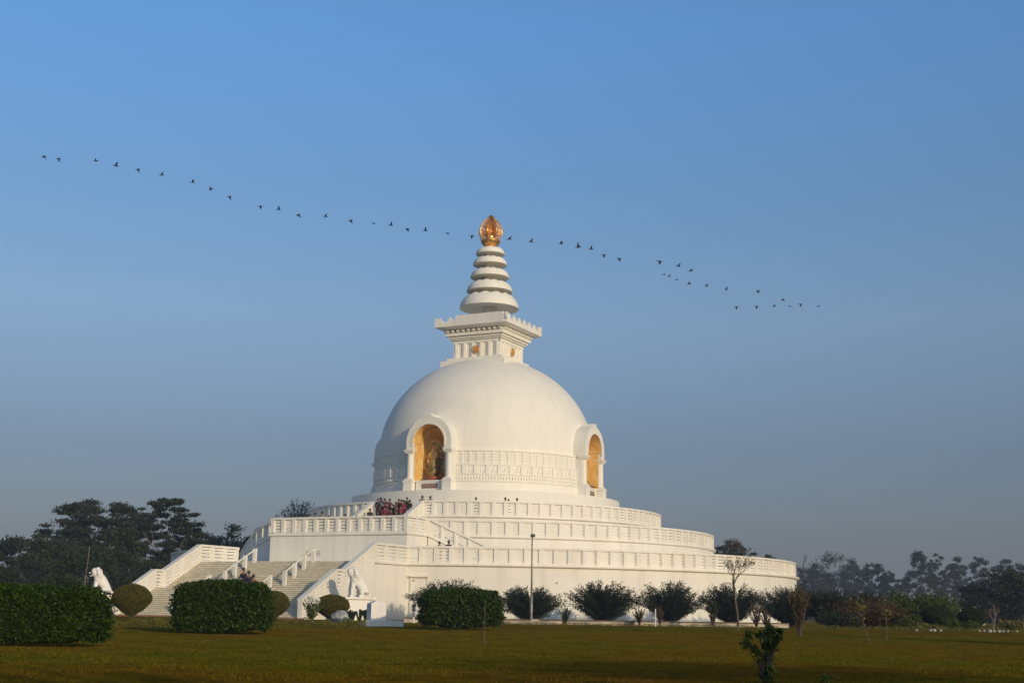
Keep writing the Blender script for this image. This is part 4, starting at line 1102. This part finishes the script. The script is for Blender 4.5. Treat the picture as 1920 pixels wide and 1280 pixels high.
# plants round the foot of the stair wall
spiky_shrub('white-flowered leafy bush left of the olive ball bush', base_at(585, 79), 44*mpp(79), 40*mpp(79), 81, 'leaf_sapling', None, nb=45, nl=30, name='flowering_bush')
rng = np.random.default_rng(9); P = ell_points(rng, 160, (0, 0, 1.15), (.55, .5, .35)); fr_ = base_at(588, 79)
o = mesh_np('blossoms', leaves(P, rng, .12, .8), 4, M['petal_white'], None, rng.random(160)); o.parent = [q for q in bpy.data.objects if q.name.startswith('flowering_bush')][0]
def agave(label, base, r_, h, seed):
    e = empty('agave', base, 0, label, 'plant', 'spiky plants left of the gatepost'); mb = MB(); rn = random.Random(seed)
    for i in range(16):
        a = rn.random()*6.28; q = rn.uniform(.25, 1); x, y = math.cos(a)*r_*q, math.sin(a)*r_*q
        mb.tube([(x*.1, y*.1, 0), (x*.6, y*.6, h*(1-.35*q)), (x, y, h*(1.05-.5*q))], [.05, .045, .004], 4)
    mb.build('blades', M['leaf_mid'], e)
for i, (px, tx) in enumerate([(660, 'spiky plant farthest left of the gatepost'), (674, 'taller spiky plant in the middle, left of the gatepost'), (686, 'spiky plant right beside the gatepost')]):
    agave(tx, base_at(px, 74), .45, .75, i)
rk = MB().ico((0, 0, .2), .55, 3, (1.1, .8, .75), .12, 4).build('garden_rock', M['stone']); rk.location = base_at(641, 76); tag(rk, 'pale rounded rock between the olive ball bush and the spiky plants', 'rock')
rk['label'] = 'pale rounded rock between the olive ball bush and the spiky plants'
# gatepost with a short length of low wall
gp = gpix(705, 1173)
g = empty('gatepost', gp, R(24), 'white plastered gatepost with sloping top', 'gatepost')
m_ = mpp(gp.y+DIST)
MB().prism([(-.36, -.1), (.36, -.1), (.36, 1.00), (.20, 1.10), (-.10, 1.12), (-.36, 1.00)], 'xz', -.30, .30).build('post', M['plinth'], g)
MB().box(-.62, .42, -.40, -.305, -.1, .24).box(-.62, -.365, -.305, .4, -.1, .24).build('base_step', M['plinth'], g)
lw = MB().box(.38, 1.25, -.20, -.02, -.1, .26); lwo = lw.build('low_wall', M['plinth']); lwo.location = gp; lwo.rotation_euler = (0, 0, R(-4)); tag(lwo, 'short low white wall attached to the right of the gatepost', 'wall')
# kerb wall along the terrace foot
kw = MB(); kc = MB(); seg = []
for x in range(758, 1490, 12):
    p = base_at(x, 77.0+ (x-758)*.004); seg.append(p)
for a, b in zip(seg[:-1], seg[1:]):
    z = min(a.z, b.z)
    kw.quadbox([(a.x, a.y-.1, z-.2), (b.x, b.y-.1, z-.2), (b.x, b.y+.1, z-.2), (a.x, a.y+.1, z-.2), (a.x, a.y-.1, a.z+.22), (b.x, b.y-.1, b.z+.22), (b.x, b.y+.1, b.z+.22), (a.x, a.y+.1, a.z+.22)])
    kc.quadbox([(a.x, a.y-.16, a.z+.222), (b.x, b.y-.16, b.z+.222), (b.x, b.y+.16, b.z+.222), (a.x, a.y+.16, a.z+.222), (a.x, a.y-.16, a.z+.28), (b.x, b.y-.16, b.z+.28), (b.x, b.y+.16, b.z+.28), (a.x, a.y+.16, a.z+.28)])
kwo = tag(kw.build('kerb_wall', M['wallstone']), 'low plastered kerb wall along the edge of the lawn before the shrubs', 'wall'); kc.build('coping', M['barkmid'], kwo)
# brick edge at the foot of the stair
be = MB().box(42.75, 43.3, -8.6, 8.6, .1, .43).build('brick_edging', M['brickred']); be.rotation_euler = (0, 0, PH); tag(be, 'red brick edging at the foot of the front stair', 'edging')
# light pole
lp = empty('light_pole', gdist(996.2, 78), 0, 'tall slim grey light pole with a dark lamp, before the terrace wall', 'light pole')
hh = (1167-1008)*mpp(78)
MB().tube([(0, 0, -.1), (0, 0, 1.6)], .085, 10).tube([(0, 0, 1.6), (0, 0, hh)], [.055, .038], 10).build('pole', M['steel'], lp, smooth=True)
MB().box(-.10, .16, -.22, .12, hh-.02, hh+.14).box(-.03, .03, -.03, .03, hh-.15, hh-.02).build('lamp', M['lampdark'], lp)
bx = MB().box(-.2, .2, -.14, .14, 0, .30).build('electric_box', M['wallstone']); bx.location = gdist(1003, 76.5); tag(bx, 'small pale box at the foot of the light pole', 'box')
pl2 = empty('thin_pole', gdist(151, 62), 0, 'thin leaning pole in front of the dark trees on the left', 'pole')
MB().tube([(0, 0, 0), (6*mpp(62), .1, (1150-1022)*mpp(62)+.2)], [.024, .016], 7).build('shaft', M['barkpale'], pl2)
# garden lantern and short marker posts
ln_ = empty('garden_lantern', gdist(776, 74), 0, 'small dark garden lantern on a white post left of the rounded hedge', 'lantern')
MB().tube([(0, 0, 0), (0, 0, .32)], .05, 8).build('post', M['plinth'], ln_)
MB().lathe([(.03, .30), (.03, .62), (.12, .66), (.09, .70), (.08, .86), (.15, .90), (.03, 1.02), (.01, 1.12)], 8).build('lamp', M['lampdark'], ln_)
for px, tx in [(1229, 'short white marker post on the kerb wall beside the narrow brown bush')]:
    o = MB().tube([(0, 0, 0), (0, 0, 32*mpp(74))], .03, 8).build('marker_post', M['plinth']); o.location = gdist(px, 74); tag(o, tx, 'post')

# bare trees
def bare(label, base, h, seed, spread=.36, r0=.07, depth=5, bark='barkpale', start=.5, name='bare_tree', tight=1.0):
    e = empty(name, base, 0, label, 'tree'); mb = MB(); rn = random.Random(seed); tw = MB()
    def br(p, d, ln, r, lv):
        n = 4; pts = [Vector(p)]; dd = Vector(d)
        for i in range(n):
            dd = (dd+Vector((rn.uniform(-1, 1), rn.uniform(-1, 1), rn.uniform(-.2, .5)))*.16).normalized(); pts.append(pts[-1]+dd*ln/n)
        (mb if lv < 1 else tw).tube(pts, [r*(1-.35*i/n) for i in range(n+1)], 6 if lv < 2 else 4, cap=False)
        if lv >= depth: return
        for k in range(rn.choice([2, 3]) if lv else 3):
            a = rn.random()*6.28+k*2.2; q = rn.uniform(.3, .75)*tight; side = Vector((math.cos(a), math.sin(a), .15))
            nd = (dd*(1-q*.35)+side*q*.8); nd.z = max(nd.z, .25); nd.normalize()
            br(pts[-1 if rn.random() < .7 else -2], nd, ln*rn.uniform(.55, .8)*(1 if lv else spread/.5), max(r*.55, .006), lv+1)
    br((0, 0, -.1), (.02, 0, 1), h*start, r0, 0)
    mb.build('trunk', M[bark], e, smooth=True); tw.build('branches', M[bark], e, smooth=True)
    return e
bare('slim leafless tree on the lawn in front of the right end of the terrace', gpix(1384, 1181), 3.95, 12, spread=.23, r0=.060, depth=7, start=.55, tight=1.15, bark='barkmid')
bare('low crooked leafless tree by the white stones at the far right', gdist(1862, 72), 1.9, 8, spread=.5, r0=.05, depth=4, start=.35)
bare('leafless treetop showing just above the right end of the terrace', gdist(1490, 210), 9.4, 15, spread=.10, r0=.10, depth=3, start=.88, bark='bark', tight=.5)
bare('leafless tree between the far trees on the right', gdist(1702, 420), 13, 16, spread=.3, r0=.2, depth=4, start=.6, bark='bark', tight=.7)
def young(label, base, h, seed, lean=0, n=40, size=.09, w=.25, rr=.02):
    e = empty('young_tree', base, 0, label, 'sapling', 'thin saplings planted on the lawn'); rn = random.Random(seed)
    mb = MB(); mb.tube([(0, 0, -.05), (lean*.5, 0, h*.5), (lean, 0, h)], [rr, rr*.8, rr*.4], 6)
    for i in range(5):
        a = rn.random()*6.28; z = h*rn.uniform(.45, .9); mb.tube([(lean*z/h, 0, z), (lean*z/h+math.cos(a)*w, math.sin(a)*w, z+.2)], [rr*.5, .004], 4)
    mb.build('trunk', M['barkmid'], e)
    if n:
        rng = np.random.default_rng(seed); P = ell_points(rng, n, (lean*.8, 0, h*.8), (w, w, h*.28)); mesh_np('leaves', leaves(P, rng, size, .5), 4, M['leaf_border'], e, rng.random(n))
young('thin leafless sapling in front of the rounded hedge', gpix(908, 1207), 1.25, 3, .0, 0, rr=.014)
young('leaning sapling on the lawn in front of the rusty thicket', gpix(1632, 1207), 1.5, 4, -.45, 160, .08, .42)
young('upright thin sapling right of the leaning one', gpix(1663, 1203), 1.4, 5, 0, 120, .08, .35)
# leafy sapling close to the camera
sp_ = empty('leafy_sapling', gpix(1437, 1279), 0, 'dark leafy sapling in the near foreground of the lawn, forked in two', 'sapling')
mb = MB(); rng = np.random.default_rng(31); dist_s = sp_.location.y+DIST; mm = mpp(dist_s)
tips = [(-30, 82, 9), (-38, 68, 8), (-22, 62, 8), (-16, 52, 7), (-8, 84, 6), (8, 86, 12), (2, 74, 11), (14, 92, 8), (22, 80, 8), (12, 60, 11), (4, 46, 10), (6, 28, 10), (-2, 14, 10), (28, 92, 5), (8, 100, 6), (10, 36, 9), (0, 5, 12), (9, 18, 10), (-8, 36, 7), (3, 62, 9), (14, 72, 9)]
Ps = []
for (x, z, rr_) in tips:
    X, Z = x*mm, z*mm; yy = rng.uniform(-.12, .12)
    mb.tube([(0.03*(1 if x > 0 else -1), 0, 0), (X*.45, yy*.4, Z*.5), (X, yy, Z)], [.010, .007, .003], 5)
    Ps.append(ell_points(rng, int(80*rr_/8), (X, yy, Z), (rr_*mm*1.25, rr_*mm, rr_*mm*1.15), .6))
mb.build('stems', M['bark'], sp_)
P = np.concatenate(Ps); V = leaves(P, rng, .055, .5, axis=np.tile([0, 0, -.5], (len(P), 1)), spread=1.0); mesh_np('leaves', V, 4, M['leaf_sapling'], sp_, rng.random(len(P)))
wd_ = empty('weed', gpix(1548, 1283), 0, 'small green weed at the bottom edge of the lawn', 'plant')
P = ell_points(rng, 60, (0, 0, .07), (.10, .08, .09)); mesh_np('leaves', leaves(P, rng, .06, .5), 4, M['leaf_sapling'], wd_, rng.random(60))

# right-hand thicket
def mound(label, px, dist, wp, hp, leafm, seed, n=6000, size=.16, name='thicket', cat='bush', group=None, flat=.8):
    rng = np.random.default_rng(seed); rn = random.Random(seed); e = empty(name, gdist(px, dist), 0, label, cat, group)
    w_, h = wp*mpp(dist), hp*mpp(dist); Ps = []; K = 16
    for i in range(K):
        a = rn.random()*6.28; q = rn.random()**.5*.75; rr_ = rn.uniform(.28, .42)
        c = (math.cos(a)*q*w_/2, math.sin(a)*q*w_/3, h*(1-.45*q*q)*rn.uniform(.35, .68))
        Ps.append(ell_points(rng, n//K, c, (w_*rr_*.62, w_*rr_*.5, h*rr_*1.05*flat), .5))
    P = np.concatenate(Ps); P[:, 2] = np.abs(P[:, 2])
    mesh_np('foliage', leaves(P, rng, size, .5, up=.2), 4, M[leafm], e, rng.random(len(P)))
    mb = MB()
    for i in range(9):
        a = rn.random()*6.28; mb.tube([(math.cos(a)*w_*.06, math.sin(a)*w_*.06, -.05), (math.cos(a)*w_*.28, math.sin(a)*w_*.2, h*.6)], [.05, .02], 5, cap=False)
    mb.build('stems', M['bark'], e); return e
mound('rusty brown thicket of dry growth right of the spreading shrubs', 1622, 84, 165, 58, 'leaf_rust', 1, 9000, .13)
spiky_shrub('fringe of dry rusty stalks standing out of the thicket', gdist(1625, 83.2), 150*mpp(84), 62*mpp(84), 97, 'leaf_rust', None, nb=170, nl=40, name='dry_stalks', size=.11, spread=1.0)
mound('yellow-green rounded bush behind the rusty thicket', 1728, 92, 150, 78, 'leaf_yellow', 2, 11000, .15)
mound('dark bush at the foot of the rusty thicket on its left', 1570, 80, 90, 36, 'leaf_dark', 3, 4000, .12)
topiary('dark ball bush in front of the yellow-green bush', gdist(1757, 80), 56*mpp(80), 44*mpp(80), 6, 'leaf_mid', 'ball bushes at the right')
topiary('dark flat ball bush right of the other one, under the small pale building', gdist(1823, 82), 52*mpp(82), 40*mpp(82), 7, 'leaf_mid', 'ball bushes at the right')
for i, (px, wp, hp, lm, tx) in enumerate([(1705, 50, 30, 'leaf_yellow', 'low yellowish bush left of the dark ball bush'), (1782, 40, 26, 'leaf_yellow', 'low yellowish bush between the two ball bushes at the right'), (1818, 34, 22, 'leaf_yellow', 'low yellowish bush under the right ball bush'), (1735, 60, 16, 'leaf_border', 'patch of low growth in front of the dark ball bush'), (1900, 70, 28, 'leaf_border', 'olive grassy clump at the right edge')]):
    mound(tx, px, 78, wp, hp, lm, 30+i, 1600, .11, 'low_bush', group='low bushes behind the white stones')
for i, (px, s_) in enumerate([(1717, .9), (1743, 1.0), (1750, 1.3), (1762, 1.0), (1835, .9), (1843, .9), (1854, 1.4), (1862, 1.0), (1871, 1.3), (1879, 1.0), (1888, .9), (1905, .8)]):
    o = MB().ico((0, 0, .06), .075*s_, 2, (1.1, .9, .85), .25, i).build('white_stone', M['stone']); p = gdist(px, 69.5+i*.15); o.location = p
    tag(o, '%s white stone from the left in the edging row at the far right' % ORD[i], 'stone', 'white edging stones')
bd = empty('small_building', gdist(1812, 190), R(12), 'small pale building far off between the dark trees at the right', 'building')
MB().box(-1.9, 1.9, -1.5, 1.5, 0, 2.6).build('wall', M['wallstone'], bd); MB().prism([(-2.3, 2.6), (2.3, 2.6), (0, 3.5)], 'xz', -1.8, 1.8).build('roof', M['wallstone'], bd)
MB().box(-.5, .3, -1.53, -1.49, .0, 2.0).build('door', M['lampdark'], bd)

# ================================================================== trees
LT = 'trees behind the left side'; RTG = 'far trees on the right'
def T(label, px, dist, top, wp, leafm, seed, **k):
    """tree at photo column px whose top reaches photo row top, crown wp pixels wide"""
    base = gdist(px, dist); p = atd(px, top, dist); return tree(label, base, p.z-base.z, wp*mpp(dist), leafm, seed, **k)
T('tall dark tree with flat layered crown behind the left lion', 168, 185, 938, 215, 'leaf_dark', 1, n=28000, size=.36, crown0=.36, clumps=120, flat=.34, cs=.16, group=LT, bulge=.55)
T('tall airy tree with a pale bare trunk left of the front stair', 303, 165, 938, 150, 'leaf_dark', 2, n=17000, size=.32, crown0=.34, clumps=130, flat=.42, cs=.14, group=LT, bark='barkpale', bulge=.55, trunk_r=.26)
T('dense dark tree behind the left end of the terrace', 420, 200, 975, 150, 'leaf_mid', 3, n=14000, size=.42, crown0=.12, clumps=70, flat=.6, cs=.24, group=LT)
T('dark tree at the left edge', 12, 160, 1000, 130, 'leaf_dark', 4, n=12000, size=.38, crown0=.1, clumps=60, flat=.6, cs=.24, group=LT)
T('dark tree second from the left edge, lower than the layered one', 78, 170, 990, 135, 'leaf_mid', 5, n=11000, size=.38, crown0=.08, clumps=36, flat=.55, cs=.32, group=LT)
T('dense tree filling in under the layered crown', 150, 150, 1000, 140, 'leaf_mid', 6, n=12000, size=.36, crown0=.05, clumps=40, flat=.6, cs=.32, group=LT)
T('dense tree between the layered tree and the airy one', 225, 160, 985, 120, 'leaf_mid', 7, n=11000, size=.36, crown0=.05, clumps=36, flat=.6, cs=.32, group=LT)
T('dark tree low behind the left stair parapet', 285, 190, 1046, 110, 'leaf_dark', 8, n=9000, size=.4, crown0=.03, clumps=32, flat=.6, cs=.34, group=LT)
T('dark tree behind the upper end of the left stair parapet', 350, 175, 1000, 100, 'leaf_dark', 9, n=9000, size=.38, crown0=.05, clumps=30, flat=.6, cs=.34, group=LT)
T('dark tree just left of the porch', 475, 190, 985, 80, 'leaf_dark', 10, n=7000, size=.38, crown0=.05, clumps=24, flat=.6, cs=.34, group=LT)
T('low lighter green bush-like tree behind the thin pole', 112, 95, 1076, 90, 'leaf_mid', 11, n=6000, size=.2, crown0=.0, clumps=24, flat=.8, cs=.36, group=LT)
T('low dark tree in the undergrowth behind the left lion', 205, 110, 1075, 120, 'leaf_dark', 12, n=7000, size=.24, crown0=.0, clumps=24, flat=.8, cs=.36, group=LT)
T('low dark tree in the undergrowth at the left edge', 35, 115, 1070, 130, 'leaf_dark', 13, n=7000, size=.24, crown0=.0, clumps=24, flat=.8, cs=.36, group=LT)
b_ = gdist(552, 180); tz = atd(552, 934, 180).z; h_ = (tz-b_.z)*.42
ft = spiky_shrub('fine-leaved tree showing above the porch balustrade', Vector((b_.x, b_.y, tz-h_)), 92*mpp(180), h_, 141, 'leaf_dark', None, nb=150, nl=60, name='tree', size=.24, spread=1.0)
ft['category'] = 'tree'; MB().tube([(0, 0, -(tz-h_-b_.z)-.2), (.1, 0, -2), (0, 0, .3)], [.3, .2, .14], 8).build('trunk', M['bark'], ft, smooth=True)
T('round-topped tree showing above the right end of the terrace', 1372, 200, 1009, 84, 'leaf_dark', 15, n=8000, size=.32, crown0=.35, clumps=70, flat=.7, cs=.19)
T('low tree just over the terrace rail at the right', 1424, 205, 1031, 84, 'leaf_dark', 16, n=7000, size=.32, crown0=.35, clumps=60, flat=.6, cs=.19)
for i, (px, top, wp, ds, lb) in enumerate([(1512, 1068, 60, 300, 'low hazy tree just right of the terrace'), (1565, 1043, 92, 290, 'broad hazy tree right of the terrace'), (1604, 1054, 50, 300, 'hazy tree right of the broad one'), (1643, 1059, 48, 290, 'round hazy tree standing apart'),
      (1668, 1078, 34, 310, 'small hazy tree right of the round one'), (1692, 1087, 26, 320, 'smallest hazy tree in the gap'), (1729, 1029, 48, 280, 'tallest slender hazy tree on the right'), (1762, 1044, 38, 290, 'slender hazy tree beside the tallest'), (1798, 1051, 40, 300, 'third slender hazy tree from the tallest'),
      (1843, 1047, 42, 300, 'hazy tree with a blunt top near the right'), (1884, 1047, 40, 300, 'hazy tree second from the right edge'), (1914, 1058, 44, 300, 'hazy tree at the right edge'), (1540, 1062, 50, 310, 'hazy tree squeezed between the low and the broad one')]):
    T(lb, px, ds*1.35, top-(12 if i != 6 else 2), wp*1.25, 'leaf_dark', 40+i, n=7500, size=.5, crown0=.04 if i not in (6, 7, 8) else .14, clumps=70, flat=.8, cs=.22, group=RTG, bulge=.5)
T('large dark tree at the right edge', 1892, 150, 1062, 150, 'leaf_dark', 60, n=12000, size=.32, crown0=.02, clumps=44, flat=.65, cs=.3, group='dark trees at the right edge')
T('dark tree left of the large one at the right edge', 1832, 160, 1083, 70, 'leaf_dark', 61, n=6000, size=.32, crown0=.02, clumps=26, flat=.65, cs=.34, group='dark trees at the right edge')
T('dark tree low behind the yellow-green bush', 1700, 170, 1108, 120, 'leaf_dark', 62, n=5000, size=.32, crown0=.0, clumps=26, flat=.5, cs=.34, group='dark trees at the right edge')
# tall trees behind the photographer whose shade falls across the near lawn
for i, (x, y, h) in enumerate([(-6, -150, 11.5), (6, -151, 13), (17, -150, 11), (28, -151, 13), (-17, -150, 12)]):
    tree('tree behind the photographer, %s from the left, shading the near lawn' % ORD[i], Vector((x, y, 0)), h, 13, 'leaf_mid', 80+i, n=5000, size=.5, crown0=.12, clumps=24, flat=.6, cs=.4, group='trees behind the photographer')
tree('slender tree out of view on the right casting a long shadow over the lawn', Vector((32, -105.5, 0)), 10, 2.6, 'leaf_mid', 91, n=2500, size=.3, crown0=.25, clumps=24, flat=1.0, cs=.45)
# far wood closing the horizon
rng = np.random.default_rng(77); n = 9000
an = rng.uniform(R(55), R(125), n); rr = 560+rng.random(n)*40
hgt = 4.5+2.0*np.sin(an*60)+1.2*np.sin(an*141)
P = np.stack([rr*np.cos(an), -DIST+rr*np.sin(an), .35+rng.random(n)*hgt], 1)
o = mesh_np('distant_wood', leaves(P, rng, 1.7, .7), 4, M['leaf_dark'], None, rng.random(n)); tag(o, 'far-off line of woodland along the horizon', 'wood', None, 'stuff')

# ================================================================== grass
rng = np.random.default_rng(5); n = 170000
dd = 16.5+(rng.random(n)**.7)*42; xx = (rng.random(n)-.5)*.86*dd+.3
zz = np.array([gz(0, y) for y in (-DIST+dd)])
hh = (.014+.026*rng.random(n))*(1+.6*np.sin(xx*1.7)*np.sin(dd*1.1)); lean = rng.normal(size=(n, 2))*.02
wv = .006+.005*rng.random(n); th = rng.random(n)*6.28
B0 = np.stack([xx-wv*np.cos(th), -DIST+dd-wv*np.sin(th), zz-.003], 1); B1 = np.stack([xx+wv*np.cos(th), -DIST+dd+wv*np.sin(th), zz-.003], 1); B2 = np.stack([xx+lean[:, 0], -DIST+dd+lean[:, 1], zz+hh], 1)
leafmat('leaf_grass', (.125, .068, .007), (.09, .088, .006), (.13, .095, .012), .11, 1.0, 0.0)
o = mesh_np('grass', np.stack([B0, B1, B2], 1), 3, M['leaf_grass'], None, rng.random(n)); tag(o, 'short dry lawn grass', 'grass', None, 'stuff')

# ================================================================== haze
def haze():
    m = bpy.data.materials.new('haze_air'); m.use_nodes = True; t = m.node_tree
    for nn in list(t.nodes):
        if nn.type == 'BSDF_PRINCIPLED': t.nodes.remove(nn)
    v = t.nodes.new('ShaderNodeVolumePrincipled'); v.inputs['Color'].default_value = (.66, .77, .97, 1); v.inputs['Density'].default_value = HAZE
    v.inputs['Anisotropy'].default_value = 0.0
    t.links.new(v.outputs[0], [q for q in t.nodes if q.type == 'OUTPUT_MATERIAL'][0].inputs['Volume'])
    o = MB().box(-3400, 3400, -3500, 3400, -1.2, 62).build('haze', m); tag(o, kind='stuff'); return o
HAZE = 0.0004
haze()
